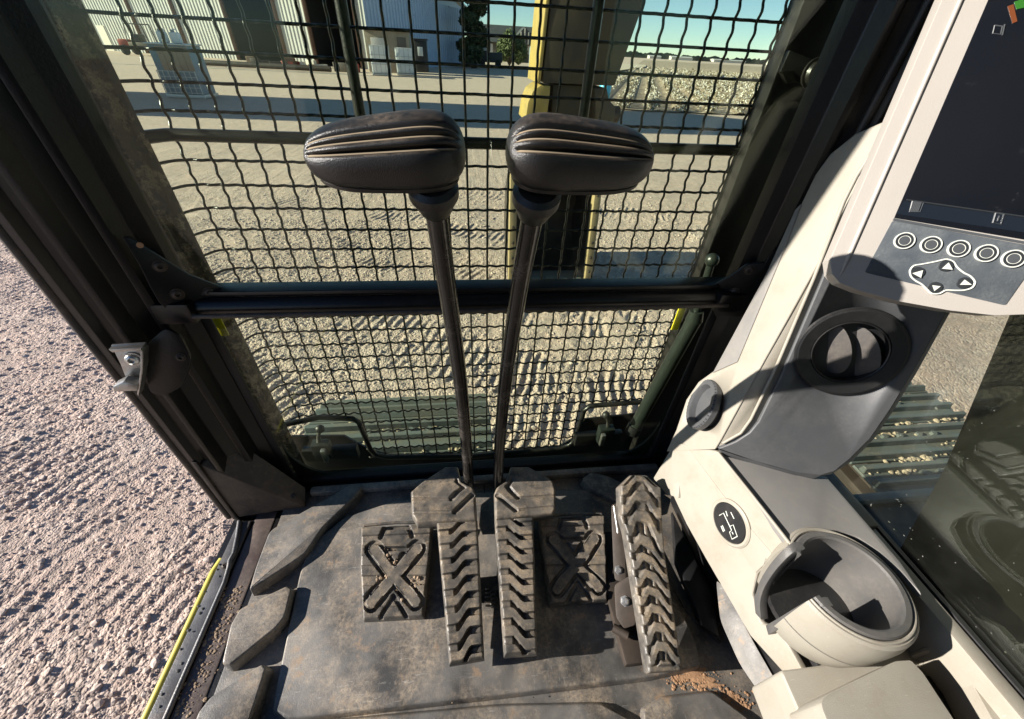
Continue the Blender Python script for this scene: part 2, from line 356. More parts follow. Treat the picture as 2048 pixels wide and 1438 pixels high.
def ground_mat():
    m, T, N, L = nodes('yard_dirt'); b = N['Principled BSDF']; g = N.new('ShaderNodeNewGeometry'); P = g.outputs['Position']
    c = mixc(N, L, ramp(N, L, noise(N, L, P, .35, 8, .65), .35, .65), (.67, .485, .385), (.58, .425, .34))
    c = mixc(N, L, ramp(N, L, noise(N, L, P, 3.0, 6, .7), .42, .68), c, (.44, .345, .29))
    c = mixc(N, L, mul(N, L, ramp(N, L, noise(N, L, P, 9, 6, .85), .50, .60), .75), c, (.36, .29, .235))
    c = mixc(N, L, mul(N, L, ramp(N, L, noise(N, L, P, 4.3, 8, .85), .53, .62), .6), c, (.74, .62, .52))
    c = mixc(N, L, ramp(N, L, noise(N, L, P, 30, 5, .75), .45, .75), c, (.64, .52, .44))
    c = mixc(N, L, mul(N, L, ramp(N, L, noise(N, L, P, 90, 3, .6), .55, .75), .55), c, (.36, .285, .24))
    sx = N.new('ShaderNodeSeparateXYZ'); L.new(P, sx.inputs[0])
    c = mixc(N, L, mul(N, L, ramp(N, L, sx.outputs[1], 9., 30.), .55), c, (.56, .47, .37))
    vo = N.new('ShaderNodeTexVoronoi'); vo.inputs['Scale'].default_value = 46; vo.inputs['Randomness'].default_value = 1.; L.new(P, vo.inputs['Vector'])
    v2 = N.new('ShaderNodeTexVoronoi'); v2.inputs['Scale'].default_value = 105; L.new(P, v2.inputs['Vector'])
    pm = ramp(N, L, noise(N, L, P, 1.3, 5, .65), .36, .58)                      # where the stones lie open, and where fines cover them
    sp = N.new('ShaderNodeSeparateColor'); L.new(vo.outputs['Color'], sp.inputs[0])
    c = mixc(N, L, mul(N, L, mul(N, L, ramp(N, L, sp.outputs[0], .35, .9), pm), .55), c, (.76, .62, .53))
    c = mixc(N, L, mul(N, L, mul(N, L, ramp(N, L, sp.outputs[1], .55, 1.), pm), .6), c, (.36, .28, .235))
    c = mixc(N, L, mul(N, L, ramp(N, L, noise(N, L, P, 14, 7, .85), .50, .57), .42), c, (.34, .275, .225))
    L.new(c, b.inputs['Base Color']); b.inputs['Roughness'].default_value = .95; b.inputs['Specular IOR Level'].default_value = .2
    bp = N.new('ShaderNodeBump'); bp.inputs['Strength'].default_value = 1.; bp.inputs['Distance'].default_value = .0085
    st1 = mul(N, L, mul(N, L, mul(N, L, 1., vo.outputs['Distance'], 'SUBTRACT'), pm), 1.25); st2 = mul(N, L, mul(N, L, 1., v2.outputs['Distance'], 'SUBTRACT'), .45)
    hh = mul(N, L, mul(N, L, st1, st2, 'ADD'), mul(N, L, mul(N, L, noise(N, L, P, 42, 5, .7), .6), mul(N, L, noise(N, L, P, 7, 4, .6), 1.2), 'ADD'), 'ADD')
    L.new(hh, bp.inputs['Height']); L.new(bp.outputs[0], b.inputs['Normal'])
ground_mat()
g_ = big_mesh('ground', vs_, q, 4, 'yard_dirt', True); COL.objects.link(g_); struct(g_)

# loose gravel: thousands of small stones, one mass nobody could count
def pebble_mat():
    m, T, N, L = nodes('gravel_stone'); b = N['Principled BSDF']; g = N.new('ShaderNodeNewGeometry'); P = g.outputs['Position']
    r = N.new('ShaderNodeTexWhiteNoise'); sc = N.new('ShaderNodeVectorMath'); sc.operation = 'SNAP'; sc.inputs[1].default_value = (.03, .03, .03)
    L.new(P, sc.inputs[0]); L.new(sc.outputs[0], r.inputs[0])
    c = mixc(N, L, r.outputs[0], (.44, .345, .285), (.70, .565, .475)); L.new(c, b.inputs['Base Color']); b.inputs['Roughness'].default_value = .85
pebble_mat()
def pebbles(n, pick, rmin, rmax, seed, small=False):
    R = np.random.default_rng(seed); x, y = pick(R, n)
    keep = fbm(x*.9, y*.9, 3, 77)+R.random(len(x))*.5 > .62; x, y = x[keep], y[keep]; n = len(x)
    t = (1+5**.5)/2; ico = np.array([(-1, t, 0), (1, t, 0), (-1, -t, 0), (1, -t, 0), (0, -1, t), (0, 1, t), (0, -1, -t), (0, 1, -t), (t, 0, -1), (t, 0, 1), (-t, 0, -1), (-t, 0, 1)])/1.9
    F = np.array([(0, 11, 5), (0, 5, 1), (0, 1, 7), (0, 7, 10), (0, 10, 11), (1, 5, 9), (5, 11, 4), (11, 10, 2), (10, 7, 6), (7, 1, 8), (3, 9, 4), (3, 4, 2), (3, 2, 6), (3, 6, 8), (3, 8, 9), (4, 9, 5), (2, 4, 11), (6, 2, 10), (8, 6, 7), (9, 8, 1)])
    if small: ico = np.array([(1, 0, 0), (0, 1, 0), (-1, 0, 0), (0, -1, 0), (.1, .1, 1), (0, 0, -1.)]); F = np.array([(0, 1, 4), (1, 2, 4), (2, 3, 4), (3, 0, 4), (1, 0, 5), (2, 1, 5), (3, 2, 5), (0, 3, 5)])
    K = len(ico); r = rmin+(rmax-rmin)*R.random(n)**2.6; s = np.stack([r*(.8+.6*R.random(n)), r*(.7+.4*R.random(n)), r*(.45+.3*R.random(n))], 1)
    a = R.random(n)*6.283; v = ico[None]*s[:, None]*(1+.28*(R.random((n, K, 1))-.5))
    tl = (R.random(n)-.5)*.6; z2 = v[..., 2]+v[..., 0]*tl[:, None]
    vx = v[..., 0]*np.cos(a)[:, None]-v[..., 1]*np.sin(a)[:, None]; vy = v[..., 0]*np.sin(a)[:, None]+v[..., 1]*np.cos(a)[:, None]
    z = GZ+ground_h(x, y)+r*.15
    vv = np.stack([vx+x[:, None], vy+y[:, None], z2+z[:, None]], -1).reshape(-1, 3)
    ff = (F[None]+(np.arange(n)*K)[:, None, None]).reshape(-1, 3); return vv, ff
def left_pick(R, n):
    x = -1.0-5.6*R.random(n)**1.5; y = .2+6.2*R.random(n)**1.4; return x, y
def front_pick(R, n):
    x = -3.2+7.0*R.random(n); y = 1.5+6.5*R.random(n)**1.3; return x, y
V1, F1 = pebbles(30000, left_pick, .004, .019, 3); V2, F2 = pebbles(7000, front_pick, .005, .024, 4); V3, F3 = pebbles(70000, left_pick, .0025, .009, 5, True); V4, F4 = pebbles(60000, front_pick, .003, .011, 6, True)
gr = big_mesh('gravel', np.concatenate([V1, V2, V3, V4]), np.concatenate([F1, F2+len(V1), F3+len(V1)+len(V2), F4+len(V1)+len(V2)+len(V3)]), 3, 'gravel_stone', False); COL.objects.link(gr); struct(gr, 'stuff')
gr['label'] = 'loose rounded gravel lying over the bare yard'

# ================================================================== BEYOND THE YARD
M('shed_sheet', (.60, .60, .57), .45, 0, (.52, .52, .49), .6, dust=.35, dcol=(.36, .3, .23), ds=.5, up=False)
M('shed_sheet_shaded', (.40, .50, .68), .42, 0, (.38, .47, .64), .2)  # bluish sky-lit shade of the end wall put into the sheet colour
M('kiosk_wall', (.34, .29, .22), .8, 0, (.24, .2, .15), 1.5)
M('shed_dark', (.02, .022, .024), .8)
M('post_rust', (.16, .085, .055), .8, 0, (.11, .06, .04), 2)
M('concrete', (.42, .39, .34), .9, 0, (.35, .32, .28), 1.2)
M('roof_slate', (.05, .055, .06), .8, 0, (.07, .075, .08), 1)
M('wall_timber', (.10, .085, .07), .8, 0, (.14, .12, .1), .8)
M('trim_pale', (.6, .56, .48), .6)
M('tank_white', (.78, .80, .80), .45)
M('cage_steel', (.45, .46, .47), .4, .6)
M('crate_blue', (.22, .29, .33), .6, 0, (.16, .22, .26), 2)
M('board_brown', (.42, .30, .20), .8, 0, (.35, .24, .16), 3)
M('bin_black', (.025, .026, .03), .5)
M('bark', (.07, .05, .035), .95)
M('leaf_dark', (.035, .055, .022), .7, 0, (.055, .07, .028), .6)
M('leaf_light', (.12, .15, .055), .7, 0, (.09, .12, .045), 1.2)
M('drum_blue', (.05, .42, .62), .4)
M('cart_red', (.35, .05, .03), .5)
M('cart_tan', (.24, .21, .16), .6)
M('tyre', (.018, .018, .018), .85)
M('far_trees', (.055, .07, .06), .9, 0, (.075, .085, .07), .05)
M('far_wall', (.55, .53, .5), .8)
M('field_soil', (.30, .215, .13), .95, 0, (.24, .18, .11), .4)
M('cotton_stalk', (.21, .175, .115), .9, 0, (.28, .23, .16), 2)
M('cotton_boll', (.78, .75, .68), .8)
M('path_dust', (.55, .47, .36), .95)
def corrugated(name, A, B, z0, z1, pitch, depth, mat, parent, out):
    A = np.array(A, float); B = np.array(B, float); L_ = np.linalg.norm(B-A); d = (B-A)/L_; o = np.array(out, float); n = max(1, int(L_/pitch)); vs, fs = [], []
    prof = [(0, 0), (.55, 0), (.65, 1), (.9, 1), (1, 0)]
    for i in range(n):
        for (t, h) in prof[:-1]: vs.append(A+d*(i+t)*L_/n+o*h*depth)
    vs.append(B.copy()); k = len(vs); top = [(*v, z1) for v in vs]; bot = [(*v, z0) for v in vs]
    back = [(*(v-o*.08), z0) for v in (A, B)]+[(*(v-o*.08), z1) for v in (A, B)]
    allv = bot+top+back
    fs = [(i, i+1, k+i+1, k+i) for i in range(k-1)]+[(2*k, 2*k+2, 2*k+3, 2*k+1)]
    return mk(name, allv, fs, mat, parent)
# ---- the long machinery shed
C0 = np.array((-8.6, 50.)); dB = unit((.40, .92)); dA = np.array((-dB[1], dB[0])); nA = np.array((-dA[1], dA[0])); nA = nA if nA[1] < 0 else -nA; nB = -dA
EA = 4.9
shed = thing('machinery_shed', (*C0, GZ), 'long pale corrugated metal shed with dark open bays at the back of the yard', 'shed')
fa = lambda t: C0+dA*t
def bay_wall(t0, t1, mat='shed_sheet'): return corrugated('wall_panel', fa(t0), fa(t1), GZ, EA, .42, .07, mat, shed, nA)
for (a, b) in [(0, 1.0), (6.5, 10.0), (16.6, 23.2), (23.5, 29.5), (29.8, 44.0)]: bay_wall(a, b)
corrugated('wall_panel', C0, C0+dB*24, GZ, EA, .6, .10, 'shed_sheet_shaded', shed, -nB if (-nB)@np.array((0, -1)) > 0 else nB)
for t in (1.0, 6.4, 10.1, 16.5, 23.35, 29.65):
    c = fa(t)+nA*.12; box('post', (c[0]-.16, c[0]+.16, c[1]-.16, c[1]+.16, GZ, EA), 'post_rust', shed, .01)
for (a, b) in [(1.0, 6.5), (10.0, 16.6)]:                          # deep dark bays
    A, B = fa(a), fa(b); A2, B2 = A-nA*7, B-nA*7
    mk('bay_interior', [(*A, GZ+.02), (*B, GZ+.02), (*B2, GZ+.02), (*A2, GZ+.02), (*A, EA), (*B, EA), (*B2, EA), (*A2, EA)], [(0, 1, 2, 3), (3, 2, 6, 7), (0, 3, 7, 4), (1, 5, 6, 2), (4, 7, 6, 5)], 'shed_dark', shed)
    c = (A+B)/2-nA*5.9; box('window', (c[0]-.6, c[0]+.6, c[1]-.05, c[1]+.05, .4, 1.9), 'far_wall', shed, .01)
    A3, B3 = A+nA*.03, B+nA*.03
    mk('lintel', [(*A3, EA-.6), (*B3, EA-.6), (*B3, EA), (*A3, EA), (*(A-nA*.1), EA-.6), (*(B-nA*.1), EA-.6), (*(B-nA*.1), EA), (*(A-nA*.1), EA)], [(0, 1, 2, 3), (0, 4, 5, 1), (4, 7, 6, 5), (3, 2, 6, 7)], 'shed_sheet', shed)
c = fa(35.5)+nA*.12; dd = dA*.55
mk('door', [(*(c-dd), GZ), (*(c+dd), GZ), (*(c+dd), GZ+2.3), (*(c-dd), GZ+2.3), (*(c-dd-nA*.1), GZ), (*(c+dd-nA*.1), GZ), (*(c+dd-nA*.1), GZ+2.3), (*(c-dd-nA*.1), GZ+2.3)], [(0, 1, 2, 3), (4, 7, 6, 5), (0, 3, 7, 4), (1, 5, 6, 2), (3, 2, 6, 7)], 'trim_pale', shed)
R0, R1, R2, R3 = fa(-.5)+nA*.7-dB*0, fa(45)+nA*.7, fa(45)+dB*25, fa(-.5)+dB*25
mid0, mid1 = (fa(-.5)+dB*12), (fa(45)+dB*12)
mk('roof', [(*R0, EA+.03), (*R1, EA+.03), (*mid1, EA+2.6), (*mid0, EA+2.6), (*R3, EA+.03), (*R2, EA+.03), (*R0, EA+.18), (*R1, EA+.18), (*mid1, EA+2.75), (*mid0, EA+2.75), (*R3, EA+.18), (*R2, EA+.18)],
   [(6, 7, 8, 9), (9, 8, 11, 10), (0, 3, 2, 1), (3, 4, 5, 2), (0, 1, 7, 6), (4, 10, 11, 5), (0, 6, 9, 3), (3, 9, 10, 4), (1, 2, 8, 7), (2, 5, 11, 8)], 'shed_sheet', shed)
mk('gable', [(*(C0+nB*0), EA), (*(C0+dB*24), EA), (*(C0+dB*12), EA+2.58), (*(C0+dA*.1), EA), (*(C0+dB*24+dA*.1), EA), (*(C0+dB*12+dA*.1), EA+2.58)], [(0, 1, 2), (3, 5, 4)], 'shed_sheet_shaded', shed)
k0 = fa(3)+nA*2.0
ap = box('shed_apron', (-34, -7, 40.5, 41, GZ-.1, GZ+.02), 'concrete', shed, .005)
# ---- a barn to the left of the frame; its long shadow lies across the yard
barn = thing('hay_barn', (-24, 19, GZ), 'tall barn left of the view whose shadow crosses the yard', 'barn')
box('wall', (-31, -17.5, 15.9, 22.6, GZ, 9.5), 'shed_sheet', barn, .02)
mk('roof', [(-31.5, 15.7, 9.52), (-17.2, 15.7, 9.52), (-17.2, 22.8, 9.52), (-31.5, 22.8, 9.52), (-31.5, 19.2, 11.2), (-17.2, 19.2, 11.2)], [(0, 1, 5, 4), (2, 3, 4, 5), (1, 2, 5), (3, 0, 4), (0, 3, 2, 1)], 'shed_sheet', barn)
# ---- kiosk, totes, bin
def cage_tote(name, x, y, sz, h, rz, label, cage=True):
    t = thing(name, (x, y, GZ), label, 'tote', 'liquid totes in the yard'); R = Matrix.Rotation(rz, 4, 'Z')
    def bx(nm, b, mat, bev=.02):
        o = box(nm, b, mat, None, bev); o.data.transform(Matrix.Translation((x, y, GZ)) @ R); o.parent = t; o.matrix_parent_inverse = Matrix.Translation(-Vector((x, y, GZ))); return o
    s = sz/2; bx('pallet', (-s, s, -s, s, .03, .14), 'cage_steel'); bx('tank', (-s*.93, s*.93, -s*.93, s*.93, .16, h), 'tank_white', .06)
    for k in range(5):
        u = -s+2*s*k/4
        bx('cage_bar', (u-.015, u+.015, -s-.012, -s+.012, .14, h), 'cage_steel', 0); bx('cage_bar', (s-.012, s+.012, u-.015, u+.015, .14, h), 'cage_steel', 0); bx('cage_bar', (-s-.012, -s+.012, u-.015, u+.015, .14, h), 'cage_steel', 0)
    for k in range(4):
        z = .2+(h-.22)*k/3
        bx('cage_rail', (-s-.01, s+.01, -s-.024, -s-.004, z-.015, z+.015), 'cage_steel', 0); bx('cage_rail', (s+.004, s+.024, -s, s, z-.015, z+.015), 'cage_steel', 0); bx('cage_rail', (-s-.024, -s-.004, -s, s, z-.015, z+.015), 'cage_steel', 0)
    return t
cage_tote('liquid_tote', -6.4, 41.6, 1.5, 2.0, .1, 'white caged liquid tote standing nearest the kiosk by the shed'); cage_tote('liquid_tote', -4.6, 43.5, 1.5, 1.9, .05, 'white caged liquid tote behind another, beside the kiosk')
kk = thing('site_kiosk', (-6.8, 47, GZ), 'small weathered pale kiosk with rusty roof in front of the shed', 'kiosk')
box('wall', (-8.2, -4.4, 46, 48.2, GZ, 1.75), 'kiosk_wall', kk); box('roof', (-8.5, -4.1, 45.7, 48.5, 1.75, 1.93), 'post_rust', kk); box('door', (-5.4, -4.6, 45.93, 45.99, GZ+.1, 1.3), 'wall_timber', kk, .01); box('window', (-7.7, -6.5, 45.93, 45.99, -.3, 1.2), 'far_wall', kk, .01)
bb = thing('refuse_bin', (-3.6, 50, GZ), 'tall black refuse bin against the shaded shed wall', 'bin')
box('body', (-4.2, -3.0, 49.4, 50.6, GZ, 1.2), 'bin_black', bb, .05); box('lid', (-4.3, -2.9, 49.3, 50.7, 1.21, 1.34), 'bin_black', bb, .04); box('notice', (-3.9, -3.4, 49.33, 49.37, 0, .7), 'tank_white', bb, .005)
# ---- crate in the yard with two jugs on top
cr = thing('storage_crate', (-11.3, 21.3, GZ), 'blue grey caged crate with brown panel standing in the left of the yard', 'crate')
cx, cy = -11.35, 21.4
box('pallet', (cx-.75, cx+.75, cy-.6, cy+.6, GZ+.02, GZ+.14), 'cage_steel', cr); box('body', (cx-.7, cx+.7, cy-.55, cy+.55, GZ+.15, GZ+1.75), 'crate_blue', cr, .03)
for k in range(5): box('panel_board', (cx-.42+.235*k, cx-.2+.235*k, cy-.585, cy-.552, GZ+.95, GZ+1.7), 'board_brown', cr, .004)
for k in range(8): box('cage_bar', (cx-.7+.2*k-.012, cx-.7+.2*k+.012, cy-.60, cy-.575, GZ+.15, GZ+.94), 'cage_steel', cr, 0)
for k in range(5): box('cage_rail', (cx-.72, cx+.72, cy-.615, cy-.602, GZ+.2+.18*k-.01, GZ+.2+.18*k+.01), 'cage_steel', cr, 0)
box('lid_edge', (cx-.76, cx+.76, cy-.62, cy+.6, GZ+1.752, GZ+1.80), 'cage_steel', cr, .01)
for k, (dx, nm) in enumerate(((-.28, 'left'), (.2, 'right'))):
    j = thing('plastic_jug', (cx+dx, cy, GZ+1.80), 'white plastic jug on the blue crate, the %s one of two' % nm, 'jug', 'jugs on the crate')
    box('body', (cx+dx-.16, cx+dx+.16, cy-.12, cy+.12, GZ+1.805, GZ+2.15), 'tank_white', j, .05); lathe('cap', (cx+dx-.05, cy, GZ+2.14), (0, 0, 1), [(.06, 0), (.06, .07), (.05, .09)], 'crate_blue', j, 12)
    tube('handle', [(cx+dx-.02, cy, GZ+2.15), (cx+dx, cy, GZ+2.24), (cx+dx+.1, cy, GZ+2.24), (cx+dx+.13, cy, GZ+2.14)], .02, 'tank_white', j, 6)
# ---- utility cart with a roll frame, far left
ut = thing('utility_cart', (-33, 57, GZ), 'open utility cart with roll frame parked by the shed at far left', 'cart')
ux, uy = -32.6, 56.
box('bed', (ux-1.0, ux+1.9, uy-.8, uy+.8, -.55, -.2), 'cart_tan', ut, .05); box('bonnet', (ux-2.0, ux-1.0, uy-.7, uy+.7, -.6, .0), 'cart_red', ut, .15); box('seat', (ux-.5, ux+.1, uy-.6, uy+.6, -.2, .45), 'bin_black', ut, .08)
for dx in (-1.5, 1.2):
    for dy in (-.85, .85): lathe('wheel', (ux+dx, uy+dy-.12, GZ+.42), (0, 1, 0), [(.1, 0), (.34, 0), (.42, .05), (.42, .19), (.34, .24), (.1, .24)], 'tyre', ut, 18)
for dy in (-.7, .7): tube('roll_bar', [(ux-1.0, uy+dy, -.1), (ux-.7, uy+dy, 1.25), (ux+.9, uy+dy, 1.25), (ux+1.0, uy+dy, -.2)], .06, 'bin_black', ut, 6)
tube('roof_rail', [(ux+.9, uy-.7, 1.25), (ux+.9, uy+.7, 1.25)], .05, 'bin_black', ut, 6)
cn = thing('shipping_container', (-52, 74, GZ), 'pale corrugated container beyond the utility cart', 'container')
corrugated('side_wall', (-56, 72), (-44.5, 72), GZ+.1, 2.3, .5, .1, 'shed_sheet', cn, (0, -1)); box('body', (-56, -44.5, 72.12, 74.5, GZ+.05, 2.32), 'shed_sheet', cn, .03)
# pipe lying on the ground by the shed, timber stack, scrap
pp = tube('steel_pipe', [(-22.5, 43., GZ+.25), (-10.6, 41.8, GZ+.25)], .2, 'dark_steel', None, 10); tag(pp, 'long dark pipe lying on the ground before the shed', 'pipe')
def boxpile(name, c, n, s, mats, label, cat, seed):
    R = random.Random(seed); t = thing(name, c, label, cat)
    for k in range(n):
        x, y = c[0]+R.uniform(-s, s), c[1]+R.uniform(-.6, .6); h = R.uniform(.2, .7); wv = R.uniform(.2, .6)
        rt = Matrix.Rotation(R.uniform(-.5, .5), 3, 'Z'); box('piece', (x-wv, x+wv, y-.2, y+.2, c[2], c[2]+h), R.choice(mats), t, .03, 2, rt)
    return t
boxpile('scrap_heap', (-16.5, 48.5, GZ), 14, 3.4, ['dark_steel', 'cart_red', 'post_rust', 'board_brown', 'trim_pale'], 'heap of mixed scrap along the shed wall', 'scrap', 3)
boxpile('machine_parts', (-9.6, 44.2, GZ), 7, .9, ['dark_steel', 'tyre', 'cart_red'], 'small heap of dark machine parts before the open bay', 'machine parts', 5)
# ---- trees, bush, houses
def leaf_cloud(name, blobs, n, size, mat, parent, seed):
    R = np.random.default_rng(seed); vs, fs = [], []
    wts = np.array([b[3]*b[4]*b[5] for b in blobs]); wts = wts/wts.sum()
    for k in R.choice(len(blobs), n, p=wts):
        bx, by, bz, rx, ry, rz = blobs[k]; d = R.normal(size=3); d /= np.linalg.norm(d); rr = R.random()**.45
        p = np.array((bx, by, bz))+d*rr*np.array((rx, ry, rz)); a, b = R.normal(size=3), R.normal(size=3); a /= np.linalg.norm(a); b = unit(np.cross(a, b)); s = size*(.5+R.random())
        i = len(vs); vs += [p-a*s, p+b*s*.5, p+a*s, p-b*s*.5]; fs.append((i, i+1, i+2, i+3))
    return mk(name, vs, fs, mat, parent)
tr = thing('dark_tree', (1.9, 66, GZ), 'tall dark evergreen tree rising behind the shaded shed end', 'tree')
tube('trunk', [(2.2, 66, GZ), (2.3, 66, 3), (2.2, 66, 8), (2.2, 66, 13)], [.45, .36, .25, .08], 'bark', tr, 8)
R = random.Random(4)
leaf_cloud('crown', [(2.2+R.uniform(-1, 1)*(1-k/40)*1.1, 66+R.uniform(-1.2, 1.2), -.2+k*.62, 1.5*(1-k/30), 1.5, .8) for k in range(26)], 15000, .30, 'leaf_dark', tr, 5)
for k in range(9):
    z = 2+k*1.1; s = (-1)**k; tube('limb', [(2.2, 66, z), (2.2+s*1.0, 65.6, z+.5), (2.2+s*1.9, 65.3, z+.4)], [.13, .08, .03], 'bark', tr, 5)
bu = thing('round_bush', (9.0, 84, GZ), 'light green bush growing before the timber house', 'bush')
leaf_cloud('foliage', [(8.9+R.uniform(-2, 2), 84+R.uniform(-1, 1), GZ+1.2+R.uniform(0, 2.6), 1.2, 1.2, 1.1) for _ in range(11)], 7000, .20, 'leaf_light', bu, 6)
for k in range(5): tube('stem', [(8.9, 84, GZ), (8.9+(k-2)*.45, 84, 0.2), (8.9+(k-2)*.8, 84, 1.6)], [.12, .08, .03], 'bark', bu, 5)
def house(name, x0, x1, y, zt, zr, label, gab):
    t = thing(name, ((x0+x1)/2, y, GZ), label, 'house')
    box('wall', (x0, x1, y, y+9, GZ, zt), 'wall_timber', t, .02)
    mk('roof', [(x0-.8, y-1, zt), (x1+.8, y-1, zt), (x1+.8, y+10, zt), (x0-.8, y+10, zt), (x0-.8, y+4.5, zr), (x1+.8, y+4.5, zr)], [(0, 1, 5, 4), (2, 3, 4, 5), (1, 2, 5), (3, 0, 4), (0, 3, 2, 1)], 'roof_slate', t)
    if gab:
        mk('porch_gable', [(gab-3.2, y-3, zt-.2), (gab+3.2, y-3, zt-.2), (gab, y-3, zr-.3), (gab-3.2, y+3, zt-.2), (gab+3.2, y+3, zt-.2), (gab, y+3, zr-.3)], [(0, 1, 2), (0, 2, 5, 3), (1, 4, 5, 2), (0, 3, 4, 1)], 'roof_slate', t)
        for k in range(-3, 4): box('gable_slat', (gab+k*.8-.12, gab+k*.8+.12, y-3.12, y-3.02, zt-.15, zr-.5-abs(k)*.62), 'trim_pale', t, .01)
    for k in range(4):
        wx = x0+(k+.5)*(x1-x0)/4; box('window', (wx-.7, wx+.7, y-.06, y-.01, .2, 1.7), 'far_wall', t, .01)
    return t
house('timber_house', 5.5, 17.5, 108, 2.0, 5.0, 'dark roofed timber house with slatted gable behind the bush', 14.2); house('far_house', 18.5, 27, 118, 1.8, 4.3, 'smaller dark roofed house farther back, right of the gable', None)
tk = thing('parked_truck', (4.6, 71, GZ), 'dark parked truck in the shade of the evergreen tree', 'truck')
box('body', (2.9, 6.4, 70.4, 72.2, GZ+.6, .45), 'bin_black', tk, .1); box('cabin', (2.95, 4.7, 70.5, 72.1, .46, 1.6), 'bin_black', tk, .25); box('windscreen', (3.1, 4.55, 70.42, 70.49, .6, 1.25), 'far_wall', tk, .02)
for dx in (3.5, 5.8): lathe('wheel', (dx, 70.3, GZ+.45), (0, 1, 0), [(.12, 0), (.38, 0), (.45, .06), (.45, .25)], 'tyre', tk, 16)
rt = thing('roadside_tank', (12.6, 80, GZ), 'small pale upright tank right of the bush', 'tank'); lathe('shell', (12.7, 80, GZ), (0, 0, 1), [(1.0, 0), (1.0, 2.6), (.8, 2.9), (.2, 3.05), (0, 3.05)], 'crate_blue', rt, 20); lathe('cap', (12.7, 80, 1.76), (0, 0, 1), [(.25, 0), (.25, .14), (0, .16)], 'tank_white', rt, 12)
bd = thing('blue_drum', (8.9, 28, GZ), 'bright blue drum standing at the edge of the cotton field', 'drum'); lathe('body', (8.75, 27.5, GZ), (0, 0, 1), [(.34, 0), (.36, .04), (.36, .4), (.375, .43), (.36, .46), (.36, .95), (.34, 1.0), (.2, 1.12), (0, 1.15)], 'drum_blue', bd, 24); lathe('bung', (8.75, 27.5, GZ+1.13), (0, 0, 1), [(.06, 0), (.06, .05), (0, .06)], 'bin_black', bd, 10)
# ---- cotton field
rd = unit((.40, 1)); rn = np.array((rd[1], -rd[0]))
def fld(u, t): return np.array((7.0, 23.5))+rd*t+rn*u
fs_, fv = [], []
U = np.arange(-.6, 190, .25); Tt = np.concatenate([[0, .5], np.geomspace(1, 420, 60)])
UU, TT = np.meshgrid(U, Tt); PX = 7.0+rd[0]*TT+rn[0]*UU; PY = 23.5+rd[1]*TT+rn[1]*UU
ok = (PY > 22.3)
ZZ = GZ+.06+.16*np.clip(np.cos(UU*2*math.pi/1.5), -.2, 1)*np.clip(1.2-TT/160, 0, 1)*np.clip(TT/4, 0, 1)
P = np.stack([PX, PY, ZZ], -1).reshape(-1, 3); I = np.arange(P.shape[0]).reshape(UU.shape)
qq = np.stack([I[:-1, :-1], I[:-1, 1:], I[1:, 1:], I[1:, :-1]], -1); km = ok[:-1, :-1] & ok[1:, 1:] & ok[1:, :-1] & ok[:-1, 1:]
def field_mat():
    m, T, N, L = nodes('cotton_field_ground'); b = N['Principled BSDF']; g = N.new('ShaderNodeNewGeometry'); P_ = g.outputs['Position']
    c = mixc(N, L, ramp(N, L, noise(N, L, P_, 1.2, 6, .7), .4, .65), (.27, .19, .115), (.37, .29, .20))
    c = mixc(N, L, mul(N, L, ramp(N, L, noise(N, L, P_, 6, 4, .8), .52, .62), .85), c, (.62, .57, .49))
    L.new(c, b.inputs['Base Color']); b.inputs['Roughness'].default_value = .95
field_mat()
ff = big_mesh('field', P, qq[km].reshape(-1, 4), 4, 'cotton_field_ground', True); COL.objects.link(ff); struct(ff)
R = np.random.default_rng(21)
def plants(n, tmax, su, sz):
    t = .3+tmax*R.random(n)**1.9; u = 1.5*np.round(R.uniform(0, 26+t*.9, n)/1.5)+R.normal(size=n)*.15
    x = 7.0+rd[0]*t+rn[0]*u; y = 23.5+rd[1]*t+rn[1]*u; k = (y > 22.6) & (x > 7.4+.0*y); x, y, t = x[k], y[k], t[k]; n = len(x)
    z = GZ+.08+R.random(n)*su*.55*(.5+.7*fbm(x*.8, y*.8, 2, 8))
    a = R.normal(size=(n, 3)); a /= np.linalg.norm(a, axis=1)[:, None]; b = np.cross(a, R.normal(size=(n, 3))); b /= np.linalg.norm(b, axis=1)[:, None]
    s = (sz*(.5+R.random(n))*(1+t/55))[:, None]; c = np.stack([x, y, z], 1); c3 = np.cross(a, b)
    v = np.stack([c-a*s, c+b*s*.6, c+a*s, c-b*s*.6, c+c3*s*.6], 1).reshape(-1, 3); i0 = (np.arange(n)*5)[:, None]
    f = np.concatenate([i0+np.array([[0, 1, 4]]), i0+np.array([[1, 2, 4]]), i0+np.array([[2, 3, 4]]), i0+np.array([[3, 0, 4]])]); return v, f
v, f = plants(30000, 85, 1.0, .075); o = big_mesh('cotton_stalks', v, f, 3, 'cotton_stalk', False); COL.objects.link(o); struct(o, 'stuff'); o['label'] = 'dry brown cotton stalks in long rows'
v, f = plants(38000, 85, 1.0, .042); o = big_mesh('cotton_bolls', v, f, 3, 'cotton_boll', False); COL.objects.link(o); struct(o, 'stuff'); o['label'] = 'white open cotton bolls all over the field rows'
pt = mk('path', [(22, 75, GZ+.22), (25, 75, GZ+.22), (48, 120, GZ+.26), (60, 150, GZ+.26), (52, 150, GZ+.26), (40, 120, GZ+.26)], [(0, 1, 2, 5), (5, 2, 3, 4)], 'path_dust'); struct(pt)
